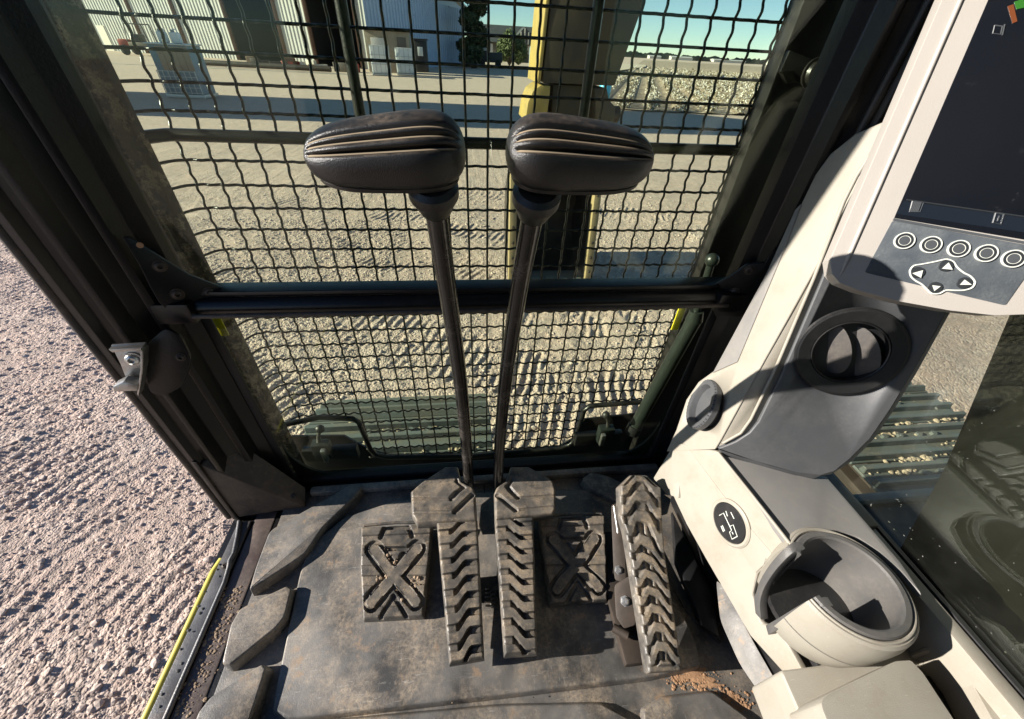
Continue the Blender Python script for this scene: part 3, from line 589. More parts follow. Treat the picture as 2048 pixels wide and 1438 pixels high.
# ---- the far line of trees and roofs on the horizon
R = np.random.default_rng(5); vs, fs = [], []
for k in range(900):
    x = R.uniform(-700, 1500); y = 1150+R.uniform(-60, 160); h = R.uniform(3, 13); wv = R.uniform(5, 22); i = len(vs)
    vs += [(x-wv, y, GZ), (x+wv, y, GZ), (x+wv*.7, y, GZ+h*.8), (x+wv*.1, y, GZ+h), (x-wv*.6, y, GZ+h*.7), (x, y+wv, GZ), (x, y+wv, GZ+h*.7)]; fs += [(i, i+1, i+2, i+3, i+4), (i+1, i+5, i+6, i+2), (i+5, i, i+4, i+6), (i+2, i+6, i+3), (i+3, i+6, i+4)]
o = mk('far_wood', vs, fs, 'far_trees'); struct(o, 'stuff'); o['label'] = 'low dark line of far trees along the horizon'
for k, (x, wv, h) in enumerate(((455, 14, 6), (520, 26, 7), (640, 40, 6), (760, 18, 9), (905, 30, 6))):
    t = thing('far_farm_building', (x, 1100, GZ), '%s from the left of five pale farm buildings along the horizon' % ('first', 'second', 'third', 'fourth', 'fifth')[k], 'farm building', 'farm buildings on the horizon')
    box('wall', (x-wv, x+wv, 1090, 1110, GZ, GZ+h*.7), 'far_wall', t, 0); mk('roof', [(x-wv-1, 1089, GZ+h*.7+.01), (x+wv+1, 1089, GZ+h*.7+.01), (x+wv+1, 1111, GZ+h*.7+.01), (x-wv-1, 1111, GZ+h*.7+.01), (x-wv, 1100, GZ+h), (x+wv, 1100, GZ+h)], [(0, 1, 5, 4), (2, 3, 4, 5), (1, 2, 5), (3, 0, 4)], 'shed_sheet', t)

# ================================================================== THE MACHINE OUTSIDE THE CAB
# ---- crawler tracks
def shoe_mesh(wd):
    bm = bmesh.new()
    def bx(x0, x1, y0, y1, z0, z1, taper=0):
        r = bmesh.ops.create_cube(bm, size=1)['verts']
        for v in r:
            t = taper if v.co.z > 0 else 0
            v.co = Vector(((x0+x1)/2+v.co.x*(x1-x0), (y0+y1)/2+v.co.y*(y1-y0)*(1-t), (z0+z1)/2+v.co.z*(z1-z0)))
    bx(-wd/2, wd/2, -.094, .094, -.012, 0)
    for y in (-.072, -.006, .060): bx(-wd/2+.004, wd/2-.004, y-.014, y+.014, 0.0, .030, .35)
    bevel(bm, .003, 1); bmesh.ops.recalc_face_normals(bm, faces=bm.faces); me = bpy.data.meshes.new('track_shoe'); bm.to_mesh(me); bm.free(); me.materials.append(MATS['track_steel']); return me
BM = None
def bolt_mesh():
    bm = bmesh.new(); bmesh.ops.create_cone(bm, cap_ends=True, segments=6, radius1=.015, radius2=.013, depth=.016)
    me = bpy.data.meshes.new('shoe_bolt'); bm.to_mesh(me); bm.free(); me.materials.append(MATS['track_steel']); return me
SHOE = shoe_mesh(.80); BOLT = bolt_mesh()
def track(xc, label):
    t = thing('crawler_track', (xc, 0, GZ), label, 'crawler track', 'crawler tracks'); y0, zc, r = 1.14, -.86, .44; inv = Matrix.Translation(-Vector((xc, 0, GZ)))
    L1 = 2.6; arc = math.pi*r; s = -L1+.05; k = 0
    while s < arc+L1:
        if s < 0: y, z, a = y0+s, zc+r, 0.
        elif s < arc: th = s/r; y, z, a = y0+math.sin(th)*r, zc+math.cos(th)*r, -th
        else: y, z, a = y0-(s-arc), zc-r+.012, math.pi
        o = bpy.data.objects.new('track_shoe', SHOE); COL.objects.link(o); o.parent = t; o.matrix_parent_inverse = inv; o.location = (xc, y, z); o.rotation_euler = (a, 0, 0)
        if -.7 < s < arc*.5:
            for bx_ in (-.13, -.05, .05, .13):
                b = bpy.data.objects.new('shoe_bolt', BOLT); COL.objects.link(b); b.parent = o; b.location = (bx_, .027, .007)
        s += .195; k += 1
    mk('idler_guard', *(lambda v, f: (v, f))(*tube_data([(xc-.18, y0, zc), (xc+.18, y0, zc)], .40, 28)), 'dark_steel', t, autos=40)
    box('track_frame', (xc-.24, xc+.24, -1.7, y0-.1, zc-.26, zc+.24), 'dark_steel', t, .03)
    return t
track(-.31, 'crawler track directly ahead below the windshield, grouser bars dusty'); track(2.02, 'crawler track seen through the side window past the vent console')
def clods(name, n, pick, r0, r1, mat, seed, label, fl=1.):
    R = np.random.default_rng(seed); vs, fs = [], []
    for k in range(n):
        p = np.array(pick(R)); r = r0+(r1-r0)*R.random()**4; i = len(vs); m_ = 7
        for j in range(m_): a = 6.283*j/m_; vs.append(p+np.array((math.cos(a)*r*(.7+.6*R.random()), math.sin(a)*r*(.7+.6*R.random()), -r*.25)))
        for j in range(m_): a = 6.283*(j+.5)/m_; vs.append(p+np.array((math.cos(a)*r*.7*(.6+.7*R.random()), math.sin(a)*r*.7*(.6+.7*R.random()), fl*r*(.3+.3*R.random()))))
        vs.append(p+np.array((0, 0, fl*r*(.6+.3*R.random()))))
        for j in range(m_): j2 = (j+1) % m_; fs += [(i+j, i+j2, i+m_+j), (i+j2, i+m_+j2, i+m_+j), (i+m_+j, i+m_+j2, i+2*m_)]
    o = mk(name, vs, fs, mat); struct(o, 'stuff'); o['label'] = label; return o
def mud(R):
    s = R.choice((-.31, 2.02)); y = -.1+1.5*R.random(); cell = .195; yy = y; f = (yy-.98) % cell
    x = s+[-.24, -.08, .1, .27][int(yy/.065*1.7) % 4]+R.normal()*.06; x = min(max(x, s-.38), s+.38)
    z = -.42+.006 if yy < 1.14 else -.86+math.sqrt(max(.02, .44**2-(yy-1.14)**2)); return (x, yy, z)
clods('track_mud', 2200, mud, .004, .019, 'track_mud', 8, 'dried mud packed between the grouser bars', .55)
# ---- deck plate beside the cab, boom, stick and bucket
dk = thing('machine_deck', (1.1, 0, -.35), 'dusty dark steel deck of the machine beside the right hand window', 'machine deck')
box('plate', (.74, 1.7, -1.4, .50, -.30, -.12), 'dark_steel', dk, .012); box('step_edge', (.74, 1.7, .505, .53, -.42, -.10), 'track_steel', dk, .006); box('skirt', (.70, .735, -1.4, .53, -.40, .22), 'dark_steel', dk, .006)
arm = thing('excavator_boom', (1.05, 0, 0), 'dirty yellow excavator boom and stick with its bucket resting on the ground ahead', 'excavator boom')
prof = [(-.45, -.1), (.2, -.1), (.33, .35), (.43, .62), (.95, 1.6), (2.3, 3.5), (4.9, 5.0), (5.5, 4.7), (5.6, 5.1), (4.7, 5.7), (1.7, 4.4), (.2, 2.3), (-.4, 1.0)]
prism('boom', [(.84, y, z) for y, z in prof], (.46, 0, 0), 'boom_shaded', arm, .015)
YF = 4.2
f1 = [on(*p, 'Y', YF) for p in ((1104, -15), (1296, -15), (1230, 172), (1084, 166))]
zt = 4.9; slope = (f1[0]-f1[3])/(f1[0][2]-f1[3][2]); slope2 = (f1[1]-f1[2])/(f1[1][2]-f1[2][2]); dz = zt-f1[0][2]
TLx = f1[0]+np.array((.05*dz/4, 0, dz)); TRx = f1[1]+np.array((-.05*dz/4, 0, dz))
prism('stick', [TLx, TRx, f1[1], f1[2], f1[3], f1[0]], (0, .6, 0), 'arm_yellow_shaded', arm, .02)
for px, nm in (((1101, -15), (1081, 166)), ):
    a, b = on(*px, 'Y', YF-.01), on(*nm, 'Y', YF-.01); prism('edge_plate', [a, a+np.array((-.03, 0, 0)), b+np.array((-.03, 0, 0)), b], (0, .62, 0), 'yellow_paint', arm, .008)
prism('link_plate', [on(*p, 'Y', YF) for p in ((1082, 170), (1101, 172), (1099, 196), (1092, 246), (1050, 243), (1056, 205), (1066, 182))], (0, .5, 0), 'yellow_paint', arm, .01)
prism('link_plate', [on(*p, 'Y', YF) for p in ((1190, 176), (1214, 176), (1218, 200), (1232, 215), (1228, 246), (1190, 250))], (0, .6, 0), 'arm_yellow_shaded', arm, .01)
prism('stick_end', [on(*p, 'Y', YF+.12) for p in ((1106, 168), (1182, 172), (1186, 252), (1102, 250))], (0, .6, 0), 'arm_yellow_shaded', arm, .02)
pa, pb = on(1046, 222, 'Y', YF+.3), on(1236, 228, 'Y', YF+.3); pb[2] = pa[2]; tube('pivot_pin', [pa, pb], .075, 'dark_steel', arm, 16)
bk0, bk1 = on(1022, 500, 'Y', YF)[0], on(1180, 500, 'Y', YF)[0]; zl = GZ+.05
bprof = [(4.10, zl), (4.5, zl-.02), (4.85, zl+.12), (5.05, zl+.42), (5.0, zl+.80), (4.75, zl+1.05), (4.32, zl+1.12)]
inn = [(y-.0, z) for y, z in bprof]
vs, fs = [], []
for x in (bk0+.03, bk1-.03): vs += [(x, y, z) for y, z in bprof]
k = len(bprof); fs = [(i, i+1, k+i+1, k+i) for i in range(k-1)]
out = []
for x in (bk0+.03, bk1-.03): out += [(x, y+.03, z-.03+.06*(i/k)) for i, (y, z) in enumerate(bprof)]
vs += out; fs += [(2*k+i, 3*k+i, 3*k+i+1, 2*k+i+1) for i in range(k-1)]
bucket = mk('bucket', vs, fs, 'dark_steel', arm, autos=50)
for (x, sgn) in ((bk0, 1), (bk1, -1)):
    sp = [(x, 4.06, zl-.01), (x, 4.5, zl-.04), (x, 4.88, zl+.10), (x, 5.09, zl+.42), (x, 5.04, zl+.83), (x, 4.77, zl+1.10), (x, 4.30, zl+1.17)]
    prism('side_plate', sp, (sgn*.03, 0, 0), 'dark_steel', bucket, .004)
    prism('side_cutter', [(x-sgn*.03, 4.05, zl-.02), (x-sgn*.03, 4.16, zl-.02), (x-sgn*.03, 4.40, zl+1.17), (x-sgn*.03, 4.27, zl+1.17)], (sgn*.075, 0, 0), 'arm_tan', bucket, .006)
    for j in range(6): f = .12+j*.14; dome_bolt('cutter_bolt', (x+sgn*.01, 4.04+.22*f, zl+1.17*f), (0, -1, .2), .013, bucket, 'dark_steel')
for j in range(5):
    x = bk0+.13+(bk1-bk0-.26)*j/4
    mk('tooth', [(x-.045, 4.14, zl+.05), (x+.045, 4.14, zl+.05), (x+.045, 4.14, zl-.03), (x-.045, 4.14, zl-.03), (x-.03, 3.90, zl-.015), (x+.03, 3.90, zl-.015), (x+.03, 3.90, zl-.035), (x-.03, 3.90, zl-.035)], [(0, 1, 2, 3), (4, 7, 6, 5), (0, 4, 5, 1), (1, 5, 6, 2), (2, 6, 7, 3), (3, 7, 4, 0)], 'track_steel', bucket)
for xo in (-.22, .16):
    xc_ = (bk0+bk1)/2+xo; prism('bucket_ear', [(xc_, 4.32, zl+1.08), (xc_, 4.78, zl+1.02), (xc_, 4.66, pa[2]+.10), (xc_, 4.44, pa[2]+.10)], (.06, 0, 0), 'arm_yellow_shaded', bucket, .01)
prism('lip_plate', [(bk0+.03, 4.06, zl+.03), (bk1-.03, 4.06, zl+.03), (bk1-.03, 4.3, zl+.05), (bk0+.03, 4.3, zl+.05)], (0, 0, -.03), 'track_steel', bucket, .004)
# ---- wire guard before the windshield
GY, GP = .76, .0385
gd = thing('windshield_guard', (.02, GY, -.1), 'black crimped wire guard bolted in front of the windshield', 'wire guard')
def bent(x): return GY-.045*sm(-x, .455, .50)
def wave(s): return .0026*math.sin(2*math.pi*s/.0262)
cols = [-.491+GP*k for k in range(28)]; cols = [c for c in cols if c < .535]
def vwire(z0, z1, nm):
    n = int((z1-z0)/.0044); zz = np.linspace(z0, z1, n); v, f = tube_data([(0, wave(z), z) for z in zz], .0023, 5); me = bpy.data.meshes.new(nm); me.from_pydata([tuple(map(float, q)) for q in v], [], f); me.polygons.foreach_set('use_smooth', [True]*len(f)); me.materials.append(MATS['guard_paint']); return me
inv = Matrix.Translation(-Vector(gd.location))
MU, ML, MS = vwire(.771, 1.40, 'wire'), vwire(-.085, .771, 'wire'), vwire(.105, .771, 'wire')
def put(me, loc, rz=0.):
    o = bpy.data.objects.new('wire', me); COL.objects.link(o); o.parent = gd; o.matrix_parent_inverse = inv; o.location = loc; o.rotation_euler = (0, 0, rz); return o
JR = random.Random(2)
for x in cols:
    j = JR.uniform(-.0012, .0012)
    if min(abs(x+.16), abs(x-.21)) > .012: put(MU, (x+j, bent(x), 0))
    put(ML if -.30 < x < .325 else MS, (x+j*2, bent(x), 0), JR.choice((0, math.pi)))
def hwire(x0, x1):
    n = int((x1-x0)/.0046); xs = np.linspace(x0, x1, n); return tube_data([(x, bent(x)-GY+wave(x+.006), 0) for x in xs], .0024, 5)
def hm(x0, x1):
    v, f = hwire(x0, x1); me = bpy.data.meshes.new('wire'); me.from_pydata([tuple(map(float, q)) for q in v], [], f); me.polygons.foreach_set('use_smooth', [True]*len(f)); me.materials.append(MATS['guard_paint']); return me
HF, HS = hm(-.497, .535), hm(-.31, .335)
rows_up = [.803+.0373*k for k in range(16)]; rows_lo = [.733-.0388*k for k in range(22)]
for z in rows_up+rows_lo:
    o = put(HF if z > .105 else HS, (0, GY+.0025, z)); o.rotation_euler = (0, JR.uniform(-.002, .002), 0)
pts = [(x, bent(x)-.004, .771) for x in np.linspace(-.497, -.44, 9)]+[(.0, GY-.004, .771), (.53, GY-.004, .771)]
tube('cross_bar', pts, .0095, 'guard_paint', gd, 10)
for x in (-.16, .21): tube('upright_bar', [(x, GY-.004, .771), (x, GY-.004, 1.42)], .0085, 'guard_paint', gd, 10)
box('side_bar', (-.535, -.470, .700, .722, -.12, 1.45), 'guard_mottle', gd, .004); box('side_bar', (.512, .588, .725, .760, -.12, 1.45), 'guard_paint', gd, .004)
box('top_bar', (-.53, .585, .735, .765, 1.40, 1.44), 'guard_paint', gd, .006)
fr = [(-.50, .73, .117), (-.40, GY, .112), (-.318, GY, .100), (-.305, GY, .085), (-.296, GY, -.035), (-.285, GY, -.060), (-.255, GY, -.075), (0, GY, -.098), (.28, GY, -.085), (.312, GY, -.070), (.324, GY, -.045), (.332, GY, .085), (.345, GY, .103), (.52, GY, .110)]
tube('lower_rim', [np.array(p)-np.array((0, .006, 0)) for p in fr], .0075, 'guard_paint', gd, 10)
prism('lower_plate', [(x, GY+.004, z) for (x, y, z) in [(-.50, 0, .03), (-.36, 0, .02), (-.296, 0, -.055), (-.255, 0, -.078), (0, 0, -.10), (.28, 0, -.088), (.324, 0, -.05), (.345, 0, .035), (.53, 0, .05), (.53, 0, -.26), (-.50, 0, -.26)]], (0, .006, 0), 'guard_paint', gd, .001)
# latch handles in the two lower cut-outs, gas strut, mirror bracket
for (px, nm) in (((640, 858), 'left'), ((1212, 830), 'right')):
    b = on(*px, 'Y', .69); t = thing('window_latch', b-np.array((0, 0, .09)), 'ball ended latch handle at the lower %s corner outside the windshield' % nm, 'latch', 'windshield latches')
    s = -1 if nm == 'left' else 1
    lathe('ball', b, (0, 0, 1), [(0, -.011)]+[(.011*math.cos(q), .011*math.sin(q)) for q in np.linspace(-1.3, 1.3, 9)]+[(0, .011)], 'dark_plastic', t, 16)
    tube('stem', [b, b+np.array((s*.012, 0, -.03)), b+np.array((s*.016, 0, -.055))], [.004, .0045, .006], 'bolt_steel', t, 8)
    box('bracket', (b[0]+s*.012-.022, b[0]+s*.012+.022, .675, .70, b[2]-.105, b[2]-.048), 'strut_green', t, .004); box('clip', (b[0]-.008, b[0]+.004, .662, .674, b[2]-.10, b[2]-.055), 'zinc', t, .002)
    box('mount_plate', (b[0]-.07, b[0]+.07, .69, .71, b[2]-.13, b[2]-.085), 'guard_paint', t, .003)
st = thing('gas_strut', (.47, .69, .07), 'dark green gas strut leaning along the right edge of the windshield', 'gas strut')
A, B, C = on(1424, 520, 'Y', .69), on(1388, 640, 'Y', .69), on(1272, 850, 'Y', .69)
tube('cylinder', [B, C], .017, 'strut_green', st, 16); tube('rod', [A, B+(B-C)*.0], .008, 'strut_green', st, 12)
lathe('ball_joint', A, (0, 0, 1), [(0, -.014)]+[(.014*math.cos(q), .014*math.sin(q)) for q in np.linspace(-1.3, 1.3, 9)]+[(0, .014)], 'strut_green', st, 16); tube('end_cap', [B, B+unit(A-B)*.025], [.019, .015], 'strut_green', st, 16)
tube('lower_mount', [C, C+unit(C-B)*.03], [.021, .021], 'dark_plastic', st, 16)
mb = thing('mirror_bracket', on(1600, 150, 'Y', .70), 'black bracket with a domed nut on the right guard post', 'bracket')
prism('arm_plate', [on(*p, 'Y', .70) for p in ((1580, 100), (1640, 125), (1690, 30), (1720, 10), (1700, 60), (1665, 150), (1640, 190), (1590, 160), (1560, 145))], (0, .008, 0), 'dark_plastic', mb, .002)
dome_bolt('nut', on(1628, 148, 'Y', .695), (0, -1, .1), .017, mb, 'guard_paint'); prism('tab', [on(*p, 'Y', .70) for p in ((1562, 140), (1590, 138), (1606, 160), (1574, 168))], (0, .01, 0), 'guard_paint', mb, .002)

# ================================================================== THE CAB
cab = thing('excavator_cab', (0, 0, -.08), 'black steel excavator cab frame with split windshield and open door side', 'cab')
def hull(name, pts, mat, parent, bev=.003):
    bm = bmesh.new(); vs = [bm.verts.new(V(p)) for p in pts]; r = bmesh.ops.convex_hull(bm, input=vs)
    bmesh.ops.delete(bm, geom=[v for v in bm.verts if not v.link_faces], context='VERTS'); bmesh.ops.dissolve_limit(bm, angle_limit=.02, verts=bm.verts, edges=bm.edges); bevel(bm, bev); return from_bm(name, bm, mat, parent)
LP = [(-.578, .562), (-.574, .545), (-.560, .543), (-.554, .556), (-.541, .557), (-.536, .549), (-.527, .551), (-.521, .573), (-.503, .588), (-.498, .579), (-.487, .584), (-.482, .609), (-.462, .621), (-.462, .646), (-.482, .662), (-.578, .602)]
prism('pillar', [(x, y, -.02) for x, y in LP], (0, 0, 1.6), 'black_paint', cab, .0022)
tube('door_seal', [(-.581, .550, z) for z in np.linspace(.0, 1.5, 12)], .008, 'brown_dust_paint', cab, 10)
RP = [(.512, .646), (.512, .621), (.531, .609), (.536, .586), (.546, .582), (.551, .590), (.572, .577), (.580, .566), (.604, .562), (.61, .55), (.66, .545), (.692, .56), (.692, .662), (.532, .662)]
prism('pillar', [(x, y, -.02) for x, y in RP], (0, 0, 1.6), 'black_paint', cab, .0022)
tube('pillar_rail', [(.563, .570, z) for z in np.linspace(.35, 1.5, 6)], .006, 'dark_plastic', cab, 10)
zt, zm_, zb = on(900, 570, 'Y', .62)[2], on(900, 586, 'Y', .61)[2], on(900, 622, 'Y', .60)[2]
box('crossbar', (-.462, .512, .606, .642, zm_, zt), 'black_paint', cab, .004)
def xprof(name, prof, x0, x1, mat):
    n = len(prof); vs = [(x0, y, z) for y, z in prof]+[(x1, y, z) for y, z in prof]
    return mk(name, vs, [(i, (i+1) % n, n+(i+1) % n, n+i) for i in range(n)]+[tuple(range(n))[::-1], tuple(range(n, 2*n))], mat, cab, autos=28)
rr = (zm_-zb)/2; zc_ = (zm_+zb)/2
xprof('crossbar_tube', [(.606+rr*1.02*math.cos(t), zc_+rr*math.sin(t)) for t in np.linspace(0, 2*math.pi, 24, endpoint=False)], -.47, .52, 'black_paint')
xprof('crossbar_seam', [(.5805+.004*math.cos(t), zc_-.004+.004*math.sin(t)) for t in np.linspace(0, 2*math.pi, 10, endpoint=False)], -.44, .49, 'brown_dust_paint')
# corner brackets with their screws
nL, nR = unit((.5, -.86, .05)), unit((-.5, -.86, .05)); pL, pR = (-.50, .566, .6), (.545, .570, .6)
for (n_, p_, poly, scr) in ((nL, pL, [(245, 475), (257, 474), (327, 518), (379, 550), (431, 570), (476, 588), (492, 607), (449, 607), (414, 622), (400, 640), (358, 640), (318, 606), (300, 575), (278, 530)], [(320, 532), (355, 588), (419, 584)]),
        (nR, pR, [(1366, 606), (1410, 579), (1462, 551), (1494, 528), (1530, 526), (1549, 497), (1556, 515), (1520, 575), (1504, 613), (1480, 634), (1431, 634), (1424, 613), (1396, 611)], [(1499, 540), (1421, 586), (1469, 584)])):
    br = prism('corner_bracket', [onp(*q, p_, n_) for q in poly], -n_*.008, 'black_paint', cab, .0018)
    for s in scr: dome_bolt('screw', onp(*s, p_, n_), n_, .0075, br, 'dark_steel')
    if n_ is nL:
        for s in ((280, 490), (384, 611)): lathe('plug', onp(*s, p_, n_), n_, [(.0042, 0), (.0042, .0015), (0, .002)], 'clay', br, 12)
for (x, y0, y1) in ((-.47, .58, .615), (.50, .58, .615)): box('bar_end', (x-.03, x+.03, y0, y1, zb-.004, zm_+.003), 'black_paint', cab, .006)
# panes and their rubber
box('windshield_pane', (-.470, .520, .630, .635, zt-.01, 1.47), 'windshield_glass', cab, 0); box('windshield_pane', (-.470, .520, .630, .635, .012, zb+.004), 'windshield_glass', cab, 0)
for n_, b in (('pane_seal', (-.466, .516, .622, .644, .004, .022)), ('pane_seal', (-.466, -.447, .623, .629, .02, zb)), ('pane_seal', (.497, .516, .623, .629, .02, zb))): box(n_, b, 'rubber_seal', cab, .003)
for (x, s) in ((-.447, 1), (.497, -1)):                               # rounded lower corners of the lower pane
    arc = [(x, .636, .02)]+[(x+s*(.10-.10*math.cos(q)), .636, .02+.13-.13*math.sin(q)) for q in np.linspace(0, math.pi/2, 10)]
    prism('corner_fillet', arc, (0, .006, 0), 'rubber_seal', cab, 0)
box('front_frame', (-.578, .692, .604, .665, -.30, .003), 'black_paint', cab, .004); box('header', (-.578, .692, .60, .665, 1.45, 1.58), 'black_paint', cab, .01)
box('headliner', (-.565, .675, -1.04, .60, 1.55, 1.58), 'headliner_cloth', cab, .01); box('roof', (-.60, .70, -1.1, .68, 1.581, 1.63), 'black_paint', cab, .02); box('rear_wall', (-.58, .69, -1.12, -1.06, -.05, 1.57), 'grey_plastic', cab, .01)
box('floor_plate', (-.577, .692, -1.05, .602, -.10, -.012), 'black_paint', cab, .004)
box('door_post', (-.585, -.535, -.62, -.55, -.08, 1.57), 'black_paint', cab, .01); box('rear_side_wall', (-.58, -.55, -1.05, -.625, -.08, 1.57), 'black_paint', cab, .005)
box('side_wall', (.672, .692, -1.05, .543, -.10, .285), 'black_paint', cab, .004)
box('side_pane', (.679, .684, -1.0, .545, .285, 1.46), 'side_glass', cab, 0); box('pane_seal', (.668, .677, -1.0, .545, .286, .306), 'rubber_seal', cab, .003)
box('rear_side_post', (.66, .692, -1.05, -.96, .29, 1.57), 'black_paint', cab, .005)
# base gusset of the left pillar
gs = hull('gusset', [(-.568, .545, .0), (-.412, .560, .0), (-.410, .590, .036), (-.556, .546, .205), (-.47, .622, .0), (-.51, .60, .22), (-.566, .56, .21)], 'brown_dust_paint', cab, .002)
dome_bolt('screw', (-.43, .567, .04), unit((.2, -.8, .55)), .006, gs, 'dark_steel')
prism('gusset_edge', [(-.571, .542, .0), (-.562, .542, .0), (-.556, .541, .22), (-.565, .541, .22)], (0, .006, 0), 'brown_dust_paint', cab, .001)
# door sill: yellow outer edge, scuffed plates, rolled ridge
ds_ = box('sill_plate', (-.560, -.531, -.9, .538, -.03, -.006), 'sill_metal', cab, .003); box('sill_tread', (-.526, -.480, -.9, .56, -.03, -.010), 'sill_paint', cab, .003)
tube('sill_ridge', [(-.530, y, -.006) for y in np.linspace(-.9, .40, 8)]+[(-.534, .43, -.005), (-.538, .445, -.004), (-.536, .46, -.004), (-.545, .50, -.004), (-.556, .538, -.004)], .0048, 'sill_metal', cab, 10)
tube('sill_edge', [(-.569, y, -.018) for y in np.linspace(-.9, .43, 8)]+[(-.563, .455, -.018)], .0085, 'yellow_edge', cab, 10); box('sill_shade_strip', (-.482, -.464, -.9, .56, -.05, -.018), 'rubber_seal', cab, 0)  # black strip stands for the shadow beside the mat edge
box('sill_web', (-.566, -.474, -.9, .555, -.06, -.031), 'sill_metal', cab, 0)
dome_bolt('sill_screw', (-.545, .435, -.006), (0, 0, 1), .0055, cab, 'dark_steel')
R = random.Random(3)
for k in range(16): x, y = R.uniform(-.562, -.54), R.uniform(.1, .44); lathe('sill_hole', (x, y, -.0052), (0, 0, 1), [(R.uniform(.0015, .0032), 0), (.0012, .0006)], 'rubber_seal', cab, 8)
# door striker
dp = (-.55, .535, .55); nD = unit((.25, -.95, .12))
sk = thing('door_striker', onp(300, 790, dp, nD), 'bright zinc door striker on a black plate bolted to the left pillar', 'door striker')
prism('back_plate', smooth_poly([onp(*p, dp, nD) for p in ((292, 690), (330, 656), (362, 672), (382, 715), (380, 735), (366, 772), (330, 792), (300, 786), (290, 745))], .25), -nD*.006, 'black_paint', sk, .001)
e = nD*.012
prism('striker_plate', [onp(*p, dp, nD)+e*.6 for p in ((226, 686), (294, 682), (300, 690), (298, 722), (290, 770), (262, 768), (244, 722))], -nD*.004, 'zinc', sk, .001)
prism('striker_flange', [onp(*p, dp, nD)+e*2.2 for p in ((294, 682), (300, 690), (299, 722), (290, 775), (287, 770), (294, 722))], -nD*.022, 'zinc', sk, .0008)
prism('striker_lip', [onp(*p, dp, nD)+e*2.4 for p in ((242, 754), (262, 744), (290, 750), (289, 762), (244, 763))], -nD*.02, 'zinc', sk, .0012)
prism('striker_lip', [onp(*p, dp, nD)+e*1.6 for p in ((228, 687), (294, 683), (294, 688), (236, 693))], -nD*.014, 'zinc', sk, .0008)
dome_bolt('striker_bolt', onp(270, 713, dp, nD)+e*.65, nD, .0095, sk, 'zinc'); dome_bolt('plate_screw', onp(362, 714, dp, nD), nD, .006, sk, 'dark_steel')
# small yellow tell-tale stickers seen through the lower pane
for p, k in (((436, 645), 0), ((1357, 637), 1)):
    c = on(*p, 'Y', .665); o = box('guard_sticker', (c[0]-.008, c[0]+.008, .664, .667, c[2]-.03, c[2]+.03), 'yellow_sticker', None, .001); tag(o, 'small yellow sticker at the lower %s edge of the windshield frame' % ('right' if k else 'left'), 'sticker', 'frame stickers')

# ================================================================== FLOOR
fm = thing('floor_mat', (0, .3, -.01), 'scuffed dark rubber floor mat with raised blocks, covering the cab floor', 'floor mat')
box('base_sheet', (-.463, .60, -.75, .603, -.011, 0), 'floor_rubber', fm, .003); box('front_upturn', (-.405, .51, .585, .6035, .0005, .022), 'floor_rubber', fm, .006)
def raised(name, poly, h, bev, r=.22, sm_=True, mat='floor_rubber'):
    pts = np.array(smooth_poly([on(*p, 'Z', h)[:2] for p in poly], r*.7, 6)); n = len(pts)
    if np.sum(pts[:, 0]*np.roll(pts[:, 1], -1)-np.roll(pts[:, 0], -1)*pts[:, 1]) < 0: pts = pts[::-1]
    keep = [i for i in range(n) if np.linalg.norm(pts[i]-pts[i-1]) > 1e-4]; pts = pts[keep]; n = len(pts)
    t = np.roll(pts, -1, 0)-np.roll(pts, 1, 0); nr = np.stack([t[:, 1], -t[:, 0]], 1); nr /= np.linalg.norm(nr, axis=1)[:, None]
    for _ in range(2): nr = np.roll(nr, 1, 0)+nr*2+np.roll(nr, -1, 0); nr /= np.linalg.norm(nr, axis=1)[:, None]
    prof = [(.0055, -.003), (.0048, .001), (.0030, h*.5), (.0018, h-.004), (.0008, h-.0016), (-.0006, h-.0004), (-.0022, h)]
    vs = [(*(pts[i]+nr[i]*o), z) for (o, z) in prof for i in range(n)]; m_ = len(prof)
    fs = [(k*n+i, k*n+(i+1) % n, (k+1)*n+(i+1) % n, (k+1)*n+i) for k in range(m_-1) for i in range(n)]+[tuple((m_-1)*n+i for i in range(n))]
    return mk(name, vs, fs, mat, fm, autos=32)
raised('raised_panel', [(545, 1418), (600, 1150), (615, 1105), (640, 1075), (690, 1035), (790, 1002), (960, 985), (1180, 980), (1260, 1010), (1390, 1280), (1400, 1330), (1300, 1352), (1000, 1388), (580, 1436)], .014, .009, .16)
for poly in ([(540, 1061), (636, 1007), (699, 971), (722, 973), (707, 994), (645, 1053), (610, 1105), (580, 1126), (512, 1170), (500, 1177), (512, 1135)], [(462, 1250), (480, 1218), (572, 1173), (582, 1178), (568, 1233), (550, 1255), (460, 1328), (445, 1325)],
        [(398, 1424), (422, 1394), (522, 1330), (530, 1337), (515, 1386), (497, 1440), (470, 1470), (380, 1470)]): raised('raised_block', poly, .028, .010, .2)
raised('raised_block', [(1166, 957), (1182, 945), (1212, 951), (1292, 988), (1280, 1025), (1178, 974)], .030, .009, .25, mat='floor_rubber')
raised('raised_block', [(1288, 1420), (1330, 1396), (1425, 1384), (1500, 1440), (1480, 1520), (1300, 1520)], .012, .004, .15); raised('raised_block', [(560, 1452), (1000, 1412), (1200, 1408), (1260, 1440), (1240, 1560), (560, 1600)], .012, .005, .12)
up = [onp(*p, (.475, .2, .05), unit((-.8, 0, .6))) for p in ((1432, 1160), (1450, 1175), (1510, 1290), (1600, 1445), (1560, 1445), (1480, 1330), (1440, 1240))]
prism('side_upturn', smooth_poly(up, .2), (.006, 0, -.01), 'floor_rubber', fm, .002)
box('slit', (.028, .0305, .33, .585, .0002, .0012), 'rubber_seal', fm, 0)
prism('lever_slot', smooth_poly([on(*p, 'Z', .0105) for p in ((968, 1062), (995, 1062), (1003, 1238), (968, 1238))], .2), (0, 0, .0012), 'rubber_seal', fm, 0)
